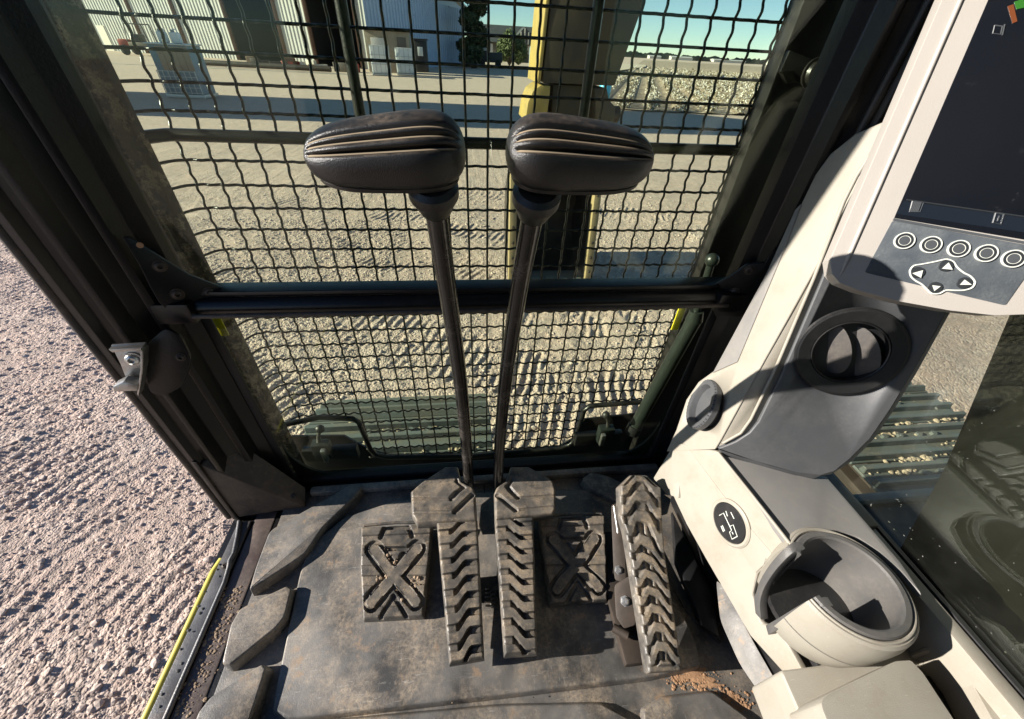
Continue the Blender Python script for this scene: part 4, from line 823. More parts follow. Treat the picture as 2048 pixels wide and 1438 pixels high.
for (px, s) in (((978, 1215), 1), ((990, 1218), 2)):
    c = on(*px, 'Z', .02); pts = [c+np.array((.007*math.cos(t), t*.0012, .007*math.sin(t))) for t in np.linspace(0, 30, 110)]; tube('return_spring', pts, .0014, 'bolt_steel', fm, 5)
R = random.Random(11); PB = np.random.default_rng(4)
for k in range(22):
    p = on(R.uniform(620, 1330), R.uniform(1270, 1430), 'Z', .011); r = R.uniform(.0008, .0019)
    o = lathe('grit', p, (0, 0, 1), [(r, 0), (r*.9, r*.6), (0, r)], 'rubber_seal' if k % 3 else 'dirt', None, 6); o.parent = fm; o.matrix_parent_inverse = Matrix.Translation(-Vector(fm.location))
def clay_pick(R):
    k = R.integers(0, 6); c = [(1395, 1350), (1400, 1372), (1460, 1392), (1360, 1358), (1290, 1290), (1480, 1410)][k]; sg = [26, 24, 18, 22, 14, 12][k]
    return on(c[0]+R.normal()*sg, c[1]+R.normal()*sg*.45, 'Z', .0015)
def sill_pick(R): t = R.random()**.7; return (-.505+R.normal()*.011, .13+.26*t, -.009)
clods('clay_crumbs', 700, clay_pick, .0005, .0034, 'clay', 3, 'orange clay crumbs by the foot of the right pedal', .22); clods('sill_dirt', 480, sill_pick, .0005, .0036, 'dirt', 6, 'dried dirt lying along the door sill', .3)

R = np.random.default_rng(31); vs, fs = [], []                             # thin smears of clay trodden onto the mat
for (px, py, rx, ry) in ((1388, 1352, 34, 14), (1420, 1368, 22, 9), (1300, 1290, 16, 18), (1462, 1396, 14, 12)):
    n = 28; ph = R.random(6)*6.28; i0 = len(vs); c = on(px, py, 'Z', .0165 if py < 1345 else (.0012 if px > 1250 else .0152)); vs.append(c+np.array((0, 0, .0006)))
    for sc, dz in ((.6, .0006), (1., -.0008)):
        for k in range(n):
            a = 6.283*k/n; rr = sc*(1+.28*math.sin(3*a+ph[0])+.22*math.sin(5*a+ph[1])+.18*math.sin(9*a+ph[2])+.12*math.sin(14*a+ph[3])); q = on(px+rx*rr*math.cos(a), py+ry*rr*math.sin(a), 'Z', c[2]); q[2] += dz; vs.append(q)
    fs += [(i0, i0+1+k, i0+1+(k+1) % n) for k in range(n)]+[(i0+1+k, i0+1+n+k, i0+1+n+(k+1) % n, i0+1+(k+1) % n) for k in range(n)]
o = mk('clay_smear', vs, fs, 'clay', None, autos=60); struct(o, 'stuff'); o['label'] = 'thin smears of dried clay trodden on the mat'

# ================================================================== PEDALS AND LEVERS
def slab_plane(pa, za, pb, zb_):
    A, B = on(*pa, 'Z', za), on(*pb, 'Z', zb_); n = unit(np.cross((1, 0, 0), B-A)); return A, (n if n[2] > 0 else -n)
PP, PN = slab_plane((1000, 1320), .064, (965, 935), .100)
def chevron(rows, s0, amp=.0085):
    def hf(U, W):
        p = W*rows+s0*.75*sm(U, .30, .68); f = p-np.floor(p)
        tread = sm(f, .0, .05)*(1-sm(f, .60, .66)); slot = sm(U, .28, .33)*(1-sm(U, .67, .72))
        low = (1-tread); return amp*tread+.0016*sm(f, .6, .75)*(1-sm(f, .9, 1.0))*(1-slot)-amp*.75*low*slot
    return hf
def head_relief(sgn):
    def hf(U, W):
        u = U if sgn > 0 else 1-U; h = 0*U
        for (u0, w0, u1, w1, wd) in ((.62, .60, .86, .26, .030), (.66, .86, .95, .52, .030)):
            d = np.array((u1-u0, w1-w0)); l2 = d@d; t = np.clip(((u-u0)*d[0]+(W-w0)*d[1])/l2, 0, 1); q = np.hypot(u-u0-t*d[0], (W-w0-t*d[1])*.9); h = h-.006*(1-sm(q, wd*.8, wd*1.5))
        for w0 in (.60, .86): h = h-.0035*(1-sm(np.abs(W-w0), .012, .035))*(1-sm(u, .56, .66))
        return h+.004
    return hf
for (lab, Lh, Rh, Ll, Rl, sgn) in (
        ('left travel pedal, long ribbed black rubber with its toe plate pointing left', [(892, 933), (846, 963), (838, 969), (821, 984), (823, 1030), (834, 1049)], [(916, 933), (925, 966), (949, 978), (951, 986), (954, 1030), (954, 1043)], [(873, 1046), (898, 1330)], [(955, 1040), (969, 1318)], 1),
        ('right travel pedal, long ribbed black rubber with its toe plate pointing right', [(1021, 933), (1010, 964), (992, 976), (988, 986), (989, 1030), (989, 1043)], [(1055, 933), (1098, 957), (1107, 964), (1112, 980), (1112, 1018), (1106, 1030)], [(989, 1040), (1008, 1313)], [(1067, 1034), (1075, 1308)], -1)):
    t = thing('travel_pedal', onp((Ll[1][0]+Rl[1][0])/2, 1315, PP, PN)*np.array((1, 1, 0)), lab, 'pedal', 'travel pedals')
    vh = [0, .28, .34, .46, .9, 1.]
    grid_pad('toe_plate', Lh, Rh, vh, PP, PN, head_relief(sgn), 70, 64, .014, 'pad_rubber', t, .007)
    grid_pad('foot_pad', Ll, Rl, [0, 1], PP, PN, chevron(8.6, sgn), 60, 260, .016, 'pad_rubber', t, .006)
    a, b = onp((Ll[0][0]+Rl[0][0])/2, 1060, PP, PN), onp((Ll[1][0]+Rl[1][0])/2, 1290, PP, PN)
    cx = (a[0]+b[0])/2; prism('pedal_arm', [a-PN*.018+np.array((-.02, 0, 0)), a-PN*.018+np.array((.02, 0, 0)), b-PN*.018+np.array((.02, 0, 0)), b-PN*.018+np.array((-.02, 0, 0))], -PN*.012, 'dark_steel', t, .002)
    mid = (a+b)/2; box('pedal_stem', (mid[0]-.012, mid[0]+.012, mid[1]-.02, mid[1]+.03, .006, mid[2]-.025), 'dark_steel', t, .003)
# foot rests with a moulded X
def xpad(U, W):
    w = W*1.32; cx, cy = .5, .57*1.32
    def seg(a, b, wd):
        a = np.array(a); b = np.array(b); d = b-a; t = np.clip(((U-a[0])*d[0]+(w-a[1])*d[1])/(d@d), 0, 1); return np.hypot(U-a[0]-t*d[0], w-a[1]-t*d[1])-wd
    arms = seg((.5, .74), (.20, .36), .070)
    for b in ((.80, .36), (.15, 1.10), (.85, 1.10)): arms = np.minimum(arms, seg((.5, .74), b, .070))
    cutv = seg((.5, 1.02), (.29, 1.30), .0)
    for a, b in (((.5, 1.02), (.71, 1.30)), ((.34, .04), (.28, .18)), ((.66, .04), (.72, .18)), ((.36, .05), (.64, .05)), ((.36, .36), (.64, .36))): cutv = np.minimum(cutv, seg(a, b, .0))
    ridge = 1-sm(arms, 0, .012); moat = np.maximum(sm(arms, .010, .018)*(1-sm(arms, .058, .068)), 1-sm(cutv, .026, .036))
    f = (W*4.6) % 1; rib = sm(f, 0, .06)*(1-sm(f, .5, .56)); blk = .0030+.0046*rib
    return ridge*.0060+(1-ridge)*blk*(1-moat)-moat*.0015
FP, FN = slab_plane((790, 1240), .028, (790, 1050), .050)
for (lab, Lk, Rk) in (('left foot rest pad with a moulded X and clods of dirt on it', [(722, 1054), (720, 1140), (726, 1242)], [(866, 1047), (858, 1140), (848, 1236)]), ('right foot rest pad with a moulded X, half in the shade of the pedal', [(1076, 1036), (1086, 1120), (1100, 1211)], [(1209, 1030), (1214, 1120), (1215, 1203)])):
    t = thing('foot_rest', on((Lk[2][0]+Rk[2][0])/2, 1225, 'Z', .0), lab, 'foot rest', 'foot rests')
    grid_pad('pad', Lk, Rk, [0, .48, 1], FP, FN, xpad, 110, 150, .012, 'pad_rubber', t, .006)
    c = (onp(*Lk[1], FP, FN)+onp(*Rk[1], FP, FN))/2; box('riser', (c[0]-.05, c[0]+.05, c[1]-.055, c[1]+.055, .008, c[2]-.016), 'dark_steel', t, .004)
    a, b = onp(*Lk[0], FP, FN), onp(*Rk[0], FP, FN); tube('rear_lip', [a+np.array((.006, .004, -.002)), (a+b)/2+np.array((0, .006, .001)), b+np.array((-.006, .004, -.002))], .0035, 'pad_rubber', t, 8)
def fr_pick(R):
    c = [(783, 1130), (764, 1150), (826, 1172), (836, 1162), (800, 1185), (770, 1112)][R.integers(0, 6)]; return onp(c[0]+R.normal()*9, c[1]+R.normal()*10, FP+FN*.004, FN)
clods('foot_rest_dirt', 110, fr_pick, .0008, .0046, 'dirt', 12, 'brown dirt clods caught in the left foot rest')
# auxiliary pedal on the right
AP, AN = slab_plane((1330, 1345), .055, (1278, 952), .175)
def aux(U, W):
    rows = 10.5; c = np.abs(U-.5); p = W*rows+.75*sm(c, .10, .38)*(-1)+.2; f = p-np.floor(p)
    tr_ = sm(f, 0, .1)*(1-sm(f, .55, .66)); cs = 1-sm(c, .035, .06); dn = sm(W, .16, .2)*(1-sm(W, .95, .97))
    return (.006*tr_-.003*(1-tr_)*sm(c, .1, .16)*(1-sm(c, .36, .42)))*(1-sm(W, .95, .97))-cs*.004*dn*(1-tr_)+.001
ax_ = thing('auxiliary_pedal', on(1330, 1345, 'Z', 0), 'narrow ribbed auxiliary pedal beside the cream console wall', 'pedal')
grid_pad('foot_pad', [(1262, 949), (1238, 972), (1240, 1036), (1251, 1067), (1297, 1349)], [(1291, 949), (1322, 976), (1325, 1046), (1330, 1109), (1366, 1344)], [0, .06, .22, .30, 1], AP, AN, aux, 60, 230, .016, 'pad_rubber', ax_, .007)
sk_ = [onp(*p, AP-AN*.010, AN) for p in ((1323, 985), (1326, 1050), (1331, 1110), (1367, 1340), (1352, 1345), (1312, 1110), (1306, 1000))]
prism('side_skirt', sk_, -AN*.034, 'pad_rubber', ax_, .006)
box('pedal_base', (.268, .33, .17, .42, .008, .030), 'dark_steel', ax_, .006)
hp = (.235, .28, .05); hn = unit((-.35, -.35, .86))
hb = prism('hinge_bracket', smooth_poly([onp(*p, hp, hn) for p in ((1228, 1170), (1258, 1152), (1272, 1160), (1272, 1250), (1248, 1258), (1232, 1235))], .18), -hn*.010, 'dark_steel', ax_, .002)
for p, hx in (((1250, 1202), True), ): dome_bolt('hinge_bolt', onp(*p, hp, hn), hn, .0075, hb, 'zinc', hx)
hb2 = prism('hinge_bracket', smooth_poly([onp(*p, (.235, .36, .075), hn) for p in ((1222, 1010), (1234, 1006), (1250, 1100), (1252, 1165), (1228, 1160))], .18), -hn*.012, 'dark_steel', ax_, .002)
dome_bolt('hinge_bolt', onp(1237, 1140, (.235, .36, .075), hn), hn, .0065, hb2, 'zinc', True); tube('hinge_pin', [onp(1226, 1255, hp, hn), onp(1256, 1272, hp, hn)], .008, 'dark_steel', ax_, 12); tube('adjust_rod', [onp(1228, 1012, (.235, .36, .09), hn), onp(1236, 1066, (.235, .36, .085), hn)], .0025, 'zinc', ax_, 8)
kick = prism('kick_shade', [on(*p, 'Z', .03) for p in ((1345, 1020), (1378, 1090), (1430, 1200), (1440, 1275), (1405, 1250), (1352, 1120))], (0, 0, -.02), 'dark_plastic', None, .005); tag(kick, 'black slab for the shade of the kick area behind the auxiliary pedal', 'bracket')  # black slab in place of the shaded kick area under the console wall
tube_ = tube('cable', [on(1338, 1160, 'Z', .03), on(1375, 1225, 'Z', .022), on(1440, 1285, 'Z', .014)], .003, 'rubber_seal', None, 8); tag(tube_, 'thin black cable curving over the floor right of the auxiliary pedal', 'cable')

# ---- travel levers with grooved knobs
KY = .37
def knob_mesh(name, c, ax, upv, half, hh, dd, taper, mat, parent):
    ax = unit(ax); upv = unit(np.array(upv)-ax*(np.array(upv)@ax)); back = np.cross(upv, ax)          # back: away from the camera when ax is +X
    ns, nt_ = 84, 150; vs, fs = [], []
    gang = [math.radians(a) for a in (103, 120, 141)]
    for i in range(ns+1):
        s = -math.cos(math.pi*i/ns); k = max(0., 1-abs(s)**3.8)**(1/2.4); tp = 1+taper*s
        for j in range(nt_):
            th = 2*math.pi*j/nt_; ct, st = math.cos(th), math.sin(th)                                 # th 0 = back, 90 = up, 180 = towards the camera
            e = 2/2.9; x = math.copysign(abs(ct)**e, ct); y = math.copysign(abs(st)**e, st)
            if st > 0: x, y = ct*.25*abs(ct)**(e-1)+ct*.75 if ct else 0., (st*.62+.38*y)*(1+1.3*taper*s)
            else: y = y*.80
            g = 0
            for a_ in gang: g += math.exp(-((th-a_)/.074)**2)
            g *= float(sm(np.array(1-abs(s)), .03, .16))*.0058
            r = np.array((x*dd*tp, y*hh*tp)); l = np.linalg.norm(r)+1e-9; r = r*(1-g/l)
            vs.append(np.array(c)+ax*s*half+(back*r[0]+upv*r[1])*k)
    for i in range(ns):
        for j in range(nt_): j2 = (j+1) % nt_; fs.append((i*nt_+j, i*nt_+j2, (i+1)*nt_+j2, (i+1)*nt_+j))
    bm = bmesh.new(); me = bpy.data.meshes.new('t'); me.from_pydata([tuple(map(float, v)) for v in vs], [], fs); bm.from_mesh(me); bpy.data.meshes.remove(me)
    bmesh.ops.remove_doubles(bm, verts=bm.verts, dist=1e-6); o = from_bm(name, bm, mat, parent, 60); 
    for a_ in gang:                                                                                # dust lying on the lower lip of each groove
        line = []
        for s in np.linspace(-.90, .90, 40):
            k = max(0., 1-abs(s)**3.8)**(1/2.4); tp = 1+taper*s; th = a_+.078; ct, st = math.cos(th), math.sin(th); e = 2/2.9
            x = ct*.25*abs(ct)**(e-1)+ct*.75; y = (st*.62+.38*abs(st)**e)*(1+1.3*taper*s); g = math.exp(-(.078/.074)**2)*float(sm(np.array(1-abs(s)), .03, .16))*.0058
            r = np.array((x*dd*tp, y*hh*tp)); l = np.linalg.norm(r); r = r*(1-(g+.0006)/l); line.append(np.array(c)+ax*s*half+(back*r[0]+upv*r[1])*k)
        tube('groove_dust', line, [.0004]+[.00125]*38+[.0004], 'groove_dust', o, 6)
    return o
for side, ctr, lo, hi, shp, tp, col_ in (('left', (774, 306), (613, 312), (932, 304), [(938, 972, .545), (934, 900, .524), (921, 760, .482), (904, 640, .446), (886, 520, .410), (872, 418, .378)], .12, (868, 398)),
        ('right', (1160, 312), (1014, 306), (1304, 318), [(996, 972, .545), (998, 900, .524), (1010, 760, .482), (1028, 640, .446), (1048, 520, .410), (1066, 428, .378)], -.10, (1066, 404))):
    t = thing('travel_lever', on(shp[0][0], shp[0][1], 'Y', shp[0][2]), '%s travel lever, tall black shaft with a broad grooved rubber knob' % side, 'lever', 'travel levers')
    pts = [on(x, y, 'Y', d) for x, y, d in shp]; ptd = []
    for a, b in zip(pts[:-1], pts[1:]): ptd += [a+(b-a)*q for q in (0, .25, .5, .75)]
    ptd.append(pts[-1]); pd = np.array(ptd); 
    for _ in range(3): pd[1:-1] = (pd[:-2]+pd[1:-1]*2+pd[2:])/4
    bot = pd[0]+(pd[0]-pd[2])*.9; bot[2] = .02
    pd = np.concatenate([[bot], pd]); tube('shaft', list(pd), list(np.linspace(.0120, .0110, len(pd))), 'shaft_sleeve', t, 20, 60)
    seam = pd+np.array((.0, 0, 0)); d0 = unit(CAMPOS-pd[len(pd)//2]); sd = unit(np.cross(d0, pd[-1]-pd[0])); sg = 1 if side == 'left' else -1
    off = d0*.0092+sd*.0060
    tube('seam', [p+off for p in pd[2:]], .0013, 'rubber_seal', t, 6)
    A, B = on(*lo, 'Y', KY), on(*hi, 'Y', KY); c = on(*ctr, 'Y', KY); upv = unit(pd[-1]-pd[-6]); upv = unit(upv*.7+np.array((0, -.18, .6)))
    hh = np.linalg.norm(on(ctr[0], 240, 'Y', KY)-on(ctr[0], 376, 'Y', KY))/2
    kb = knob_mesh('knob', c, B-A, upv, np.linalg.norm(B-A)/2, hh, .032, tp, 'knob_rubber', t)
    axv = unit(B-A); axv = unit(axv-upv*(axv@upv)); bk_ = np.cross(upv, axv); hf = np.linalg.norm(B-A)/2
    ring = []                                                              # parting lip round the underside
    for q in np.linspace(0, 2*math.pi, 72, endpoint=False):
        cx, sx_ = math.cos(q), math.sin(q); tq = 1+tp*cx; ring.append(c+axv*math.copysign(abs(cx)**.62, cx)*hf*.90+bk_*math.copysign(abs(sx_)**.72, sx_)*.0275*tq-upv*hh*.66)
    n = len(ring); vs = []; prof = [(-.003, .004), (.0006, .0025), (.0004, -.001), (-.006, -.005), (-.02, -.007)]
    cen = np.mean(ring, axis=0)
    for (o_, h_) in prof:
        for p in ring: d = unit(p-cen); vs.append(p+d*o_*(1 if o_ > -.01 else 1)+upv*h_)
    fs = [(i*n+j, i*n+(j+1) % n, (i+1)*n+(j+1) % n, (i+1)*n+j) for i in range(len(prof)-1) for j in range(n)]+[tuple((len(prof)-1)*n+j for j in range(n))]
    mk('knob_lip', vs, fs, 'knob_lip', kb, autos=40)
    top = on(*col_, 'Y', .375); dirv = unit(pd[-1]-pd[-4]); base = pd[-1]
    lathe('collar', base-dirv*.004, dirv, [(.0118, 0), (.0142, .002), (.0195, .015), (.0225, .021), (.0225, .030), (.018, .034)], 'knob_rubber', t, 32)

# ================================================================== RIGHT HAND CONSOLE
con = thing('side_console', (.55, .2, .0), 'cream and grey plastic side console rising up the right pillar', 'console')
gP = np.array((.45, .405, .335)); gN = unit((-.43, -.86, .26)); G = lambda *p: onp(*p, gP, gN)
eu = G(1790, 250)-G(1432, 898); lN = unit(np.cross(eu, (.05, 1, 0))); lN = lN if lN[0] < 0 else -lN; Lc = lambda *p: onp(*p, gP, lN)
gout = [(1434, 896), (1470, 882), (1498, 864), (1516, 842), (1560, 752), (1640, 564), (1700, 408), (1722, 362), (1750, 316), (1790, 268), (1900, 220), (2040, 330), (1960, 500), (1893, 622), (1868, 668), (1826, 742), (1780, 818), (1740, 876), (1700, 916), (1668, 942), (1640, 951), (1590, 944), (1510, 922)]
gp = prism('grey_panel', [G(*p)+gN*.003 for p in gout], -gN*.012, 'grey_plastic', con, .004, 3)
sk1 = [G(*p)+gN*.002 for p in ((1436, 897), (1480, 912), (1540, 930), (1590, 943), (1640, 950))]; gb = gP-gN*.016
sk2 = [onp(*p, gb, gN) for p in ((1442, 906), (1482, 930), (1532, 953), (1586, 969), (1608, 966))]; sk0 = [p-gN*.03 for p in sk1]
mk('panel_skirt', sk1+sk2+sk0, [(i, i+1, 6+i, 5+i) for i in range(4)]+[(5+i, 6+i, 11+i, 10+i) for i in range(4)]+[(0, 5, 10), (4, 14, 9)], 'grey_plastic', con, autos=60)
rim = [G(*p)-gN*.003 for p in [(1436, 900)]+[(1442, 880), (1475, 820), (1530, 720), (1586, 620), (1641, 520), (1696, 420), (1746, 330), (1783, 262)]+[(1786, 238), (1900, 200), (2050, 330), (1968, 506), (1904, 628), (1838, 746), (1790, 824), (1750, 882), (1706, 926), (1664, 952), (1630, 956)]]
pbk = prism('panel_backing', rim, -gN*.022, 'cream_plastic', con, .003)
shell = [(1332, 904), (1352, 860), (1372, 800), (1396, 765), (1428, 742), (1474, 722), (1520, 612), (1570, 492), (1602, 408), (1630, 350), (1660, 308), (1710, 268), (1784, 236)]+[(1783, 262), (1746, 330), (1696, 420), (1641, 520), (1586, 620), (1530, 720), (1475, 820), (1442, 880)]+[(1430, 900)]
shs = prism('shell_side', [Lc(*p) for p in shell], (.05, .03, .0), 'cream_plastic', con, .004, 3)
tube('shell_bead', [G(*p)+gN*.0005 for p in ((1446, 886), (1482, 866), (1502, 838), (1548, 744), (1628, 556), (1688, 402), (1712, 354), (1742, 306), (1782, 258))], .0026, 'cream_plastic', con, 10)
prism('side_plate', [Lc(*p)+lN*.002 for p in ((1427, 746), (1476, 724), (1572, 494), (1604, 408), (1592, 420), (1536, 544))], (.01, 0, 0), 'light_grey_plastic', con, .001)
# big round air vent on the grey panel
vc = G(1697, 704); r1 = np.linalg.norm(G(1805, 706)-G(1590, 704))/2; r2 = np.linalg.norm(G(1697, 613)-G(1697, 796))/2; vr = (r1+r2)/2
for o_ in (gp, pbk): cut(o_, lathe('cutter', vc, gN, [(vr*.9, -.06), (vr*.9, .03)], 'dark_plastic', None, 48))
vent = lathe('vent_ring', vc, gN, [(vr, -.012), (vr*1.0, .004), (vr*.975, .007), (vr*.93, .008), (vr*.70, .004), (vr*.675, -.001), (vr*.665, -.03), (vr*.60, -.034), (0, -.034)], 'dark_plastic', con, 64, 30)
kn = [];
for k in range(150):
    t = 2*math.pi*k/150; u = unit(np.cross(gN, (0, 0, 1))); w_ = np.cross(gN, u); kn.append(vc+(u*math.cos(t)+w_*math.sin(t))*vr*.965+gN*.0066)
vs, fs = [], []
for p in kn:
    i = len(vs); d = unit(p-vc-gN*((p-vc)@gN)); s_ = np.cross(gN, d); h = [p-d*.0016-s_*.0004, p+d*.0016-s_*.0004, p+d*.0016+s_*.0004, p-d*.0016+s_*.0004]
    vs += [q for q in h]+[q+gN*.0008 for q in h]; fs += [(i+4, i+5, i+6, i+7), (i, i+1, i+5, i+4), (i+1, i+2, i+6, i+5), (i+2, i+3, i+7, i+6), (i+3, i, i+4, i+7)]
o = mk('ring_knurling', vs, fs, 'dark_plastic', vent); o['kind'] = 'stuff'
lathe('barrel_lip', vc, gN, [(vr*.69, .003), (vr*.675, .0052), (vr*.655, .004), (vr*.655, -.006), (vr*.69, -.006)], 'dark_plastic', vent, 64, 30, True)
uR = unit(np.cross(np.array((0, 0, 1.)), gN)); uR = uR if uR[0] > 0 else -uR; uU = np.cross(gN, uR); uU = uU if uU[2] > 0 else -uU
for k, (off, dpt) in enumerate(((-.26, .0), (.30, -.004))):
    c = vc+uR*vr*off*.95-gN*.010; half = vr*.64*math.sqrt(max(.2, 1-(off*1.15)**2)); ax1 = unit(uU*.90+uR*(-.34)); ax2 = unit(uR*.85+gN*.52-uU*.05); nn = np.cross(ax1, ax2)
    ring = [c+ax1*half*.98*math.sin(t)+ax2*vr*.36*math.cos(t) for t in np.linspace(0, 2*math.pi, 36, endpoint=False)]
    prism('vent_louver', [p+nn*.0014 for p in ring], -nn*.0028, 'louver_plastic', vent, .0006)
# small vent let into the cream side
n2 = unit((-.91, .34, .2)); sc_ = Lc(1412, 810)+lN*.006; sr = .5*np.linalg.norm(Lc(1408, 862)-Lc(1420, 760))
cut(shs, lathe('cutter', sc_, n2, [(sr*.85, -.036), (sr*.85, .03)], 'dark_plastic', None, 40))
lathe('small_vent_ring', sc_, n2, [(sr*1.0, -.006), (sr*1.02, .004), (sr*.98, .0075), (sr*.80, .0075), (sr*.76, .004), (sr*.74, -.030)], 'grey_plastic', con, 48, 30); lathe('small_vent_throat', sc_, n2, [(sr*.74, -.029), (0, -.029)], 'rubber_seal', con, 32)
uA = unit(np.cross(n2, (0, 0, 1))); uB = np.cross(n2, uA)
for k in range(40):
    t = 2*math.pi*k/40; d = uA*math.cos(t)+uB*math.sin(t); p = sc_+d*sr*1.0+n2*.0045; tube('knurl', [p, p+n2*.003-d*.0012], .0011, 'dark_plastic', con, 4) if k % 1 == 0 and -2 < 1 else None
# lower wall, top plate, cup holder
wtop = on(1432, 903, 'Z', .33); wend = on(1600, 1112, 'Z', .33); wlow = on(1410, 1115, 'Z', .14); wN = unit(np.cross(wend-wtop, wlow-wtop)); wN = wN if wN[0] < 0 else -wN; W_ = lambda *p: onp(*p, wtop, wN)
wpoly = [(1348, 884), (1432, 902), (1500, 986), (1572, 1086), (1546, 1112), (1514, 1148), (1504, 1190), (1522, 1246), (1560, 1262), (1606, 1345), (1566, 1346), (1500, 1272), (1410, 1116), (1372, 1048), (1346, 992), (1332, 958)]
prism('console_wall', [W_(*p) for p in wpoly], -wN*.012, 'cream_plastic', con, .004, 3)
prism('wall_facet', [W_(*p)+wN*.0015 for p in ((1352, 900), (1380, 900), (1470, 1020), (1548, 1110), (1512, 1146), (1440, 1040))], -wN*.004, 'cream_plastic', con, .0035, 3)
prism('wall_foot', [Lc(*p)-lN*.01 for p in ((1298, 956), (1336, 892), (1356, 900), (1348, 996), (1324, 988))], (.05, 0, 0), 'cream_plastic', con, .004)
tp = [on(*p, 'Z', .330) for p in ((1440, 909), (1600, 950), (1652, 952), (1800, 1122), (1846, 1190), (1800, 1140), (1760, 1104), (1716, 1074), (1676, 1060), (1640, 1060), (1612, 1076), (1600, 1112), (1572, 1080))]
prism('top_plate', tp, (0, 0, -.012), 'light_grey_plastic', con, .0025)
tube('plate_edge', [on(*p, 'Z', .3325) for p in ((1436, 905), (1500, 985), (1560, 1062), (1594, 1106))], .0028, 'cream_plastic', con, 8)
box('console_core', (.505, .664, -.45, .50, .002, .20), 'dark_plastic', con, .01); box('core_upper', (.52, .664, .25, .50, .201, .317), 'dark_plastic', con, .006)
# power socket badge
bc = W_(1462, 1045)+wN*.002; br_ = .46*np.linalg.norm(W_(1462, 1002)-W_(1464, 1088))
sock = lathe('socket_collar', bc, wN, [(br_*1.18, -.006), (br_*1.18, .001), (br_*1.10, .003), (br_*1.0, .003), (br_*.98, .0015), (br_*.98, -.004)], 'cream_plastic', con, 48, 30)
lathe('socket_cap', bc, wN, [(br_*.97, -.004), (br_*.97, .002), (br_*.94, .0032), (0, .0036)], 'dark_plastic', sock, 48, 30)
b1 = unit(wend-wtop); b2 = np.cross(wN, b1); b2 = b2 if b2[2] > 0 else -b2
def stroke(pts, par, c0, e1, e2, s, nrm, mat='print_white', r=.0009, name='symbol_line'):
    return tube(name, [c0+e1*a*s+e2*b*s+nrm*.0042 for a, b in pts], r, mat, par, 5)
zz = lambda a_, b_: W_(1300+a_/2.445, 850+b_/2.445)+wN*.0058
for pts in ([(352, 440), (372, 428), (412, 512), (402, 522), (414, 556), (440, 542), (420, 486), (402, 494)], [(384, 418), (392, 444)], [(408, 424), (424, 456)], [(414, 520), (420, 532)], [(360, 492), (372, 520)], [(366, 488), (378, 516)]): tube('symbol_line', [zz(*p) for p in pts], .0009, 'print_white', sock, 5)
# cup holder: open ring with a handle slot towards the operator
cc = np.array((.525, .172)); th0 = math.radians(166); gap = math.radians(27)
ang = np.linspace(th0+gap, th0-gap+2*math.pi, 60)
def arc_strip(name, prof, mat, par, angs=ang, close=True):
    vs, fs = [], []; m_ = len(prof)
    for a_ in angs:
        for (r, z) in prof: vs.append((cc[0]+r*math.cos(a_), cc[1]+r*math.sin(a_), z))
    for i in range(len(angs)-1):
        for j in range(m_ if close else m_-1): j2 = (j+1) % m_; fs.append((i*m_+j, (i+1)*m_+j, (i+1)*m_+j2, i*m_+j2))
    if close: fs += [tuple(range(m_)), tuple((len(angs)-1)*m_+j for j in range(m_))[::-1]]
    bm = bmesh.new(); me = bpy.data.meshes.new('t'); me.from_pydata([tuple(map(float, v)) for v in vs], [], fs); bm.from_mesh(me); bpy.data.meshes.remove(me); return from_bm(name, bm, mat, par, 32)
cup = arc_strip('cup_holder', [(.0715, .3335), (.078, .3335), (.0812, .330), (.0835, .312), (.0835, .300), (.082, .262), (.074, .222), (.060, .206), (.050, .206), (.066, .235)], 'cream_plastic', con)
arc_strip('cup_rim', [(.0600, .336), (.0625, .3385), (.0690, .3385), (.0710, .336), (.0710, .325), (.0600, .325)], 'cup_grey', cup)
arc_strip('cup_bead', [(.0720, .3345), (.0735, .3362), (.0750, .3362), (.0762, .3345)], 'cream_plastic', cup)
arc_strip('cup_lining', [(.0605, .326), (.0630, .326), (.0590, .238), (.0560, .238)], 'cup_grey', cup)
arc_strip('mould_seam', [(.0838, .2725), (.0841, .2720), (.0838, .2715)], 'cup_grey', cup)
lathe('cup_floor', (cc[0], cc[1], .232), (0, 0, 1), [(.064, -.004), (.064, .006), (.05, .0065), (0, .0065)], 'dark_plastic', cup, 40)
for pl, sg_ in (([(.481, .2185, .3386), (.472, .2155, .3375), (.464, .2125, .326), (.458, .208, .296), (.454, .200, .256), (.452, .188, .227), (.453, .170, .208)], 1), ([(.4645, .1545, .3386), (.461, .156, .3365), (.459, .158, .321), (.457, .159, .282), (.455, .160, .242), (.454, .1615, .210)], -1)):
    pd = []
    for a_, b_ in zip(pl[:-1], pl[1:]): pd += [np.array(a_)*(1-q_)+np.array(b_)*q_ for q_ in (0, .25, .5, .75)]
    pd = np.array(pd+[np.array(pl[-1])])
    for _ in range(3): pd[1:-1] = (pd[:-2]+2*pd[1:-1]+pd[2:])/4
    pl = [tuple(map(float, p)) for p in pd]
    vs, fs = [], []
    for (x, y, z) in pl:
        dz_ = .006 if z < .23 else 0
        vs += [(x-.003, y, z), (x-.003, y+sg_*.011, z-dz_), (x+.010, y+sg_*.011, z-dz_), (x+.010, y, z)]
    k = len(pl)
    for i in range(k-1):
        for j in range(4): j2 = (j+1) % 4; fs.append((i*4+j, i*4+j2, (i+1)*4+j2, (i+1)*4+j))
    fs += [(0, 1, 2, 3), (4*k-4, 4*k-1, 4*k-2, 4*k-3)]
    bm = bmesh.new(); me = bpy.data.meshes.new('t'); me.from_pydata(vs, [], fs); bm.from_mesh(me); bpy.data.meshes.remove(me); bmesh.ops.recalc_face_normals(bm, faces=bm.faces); bevel(bm, .0012); from_bm('slot_lip', bm, 'cup_grey', cup)
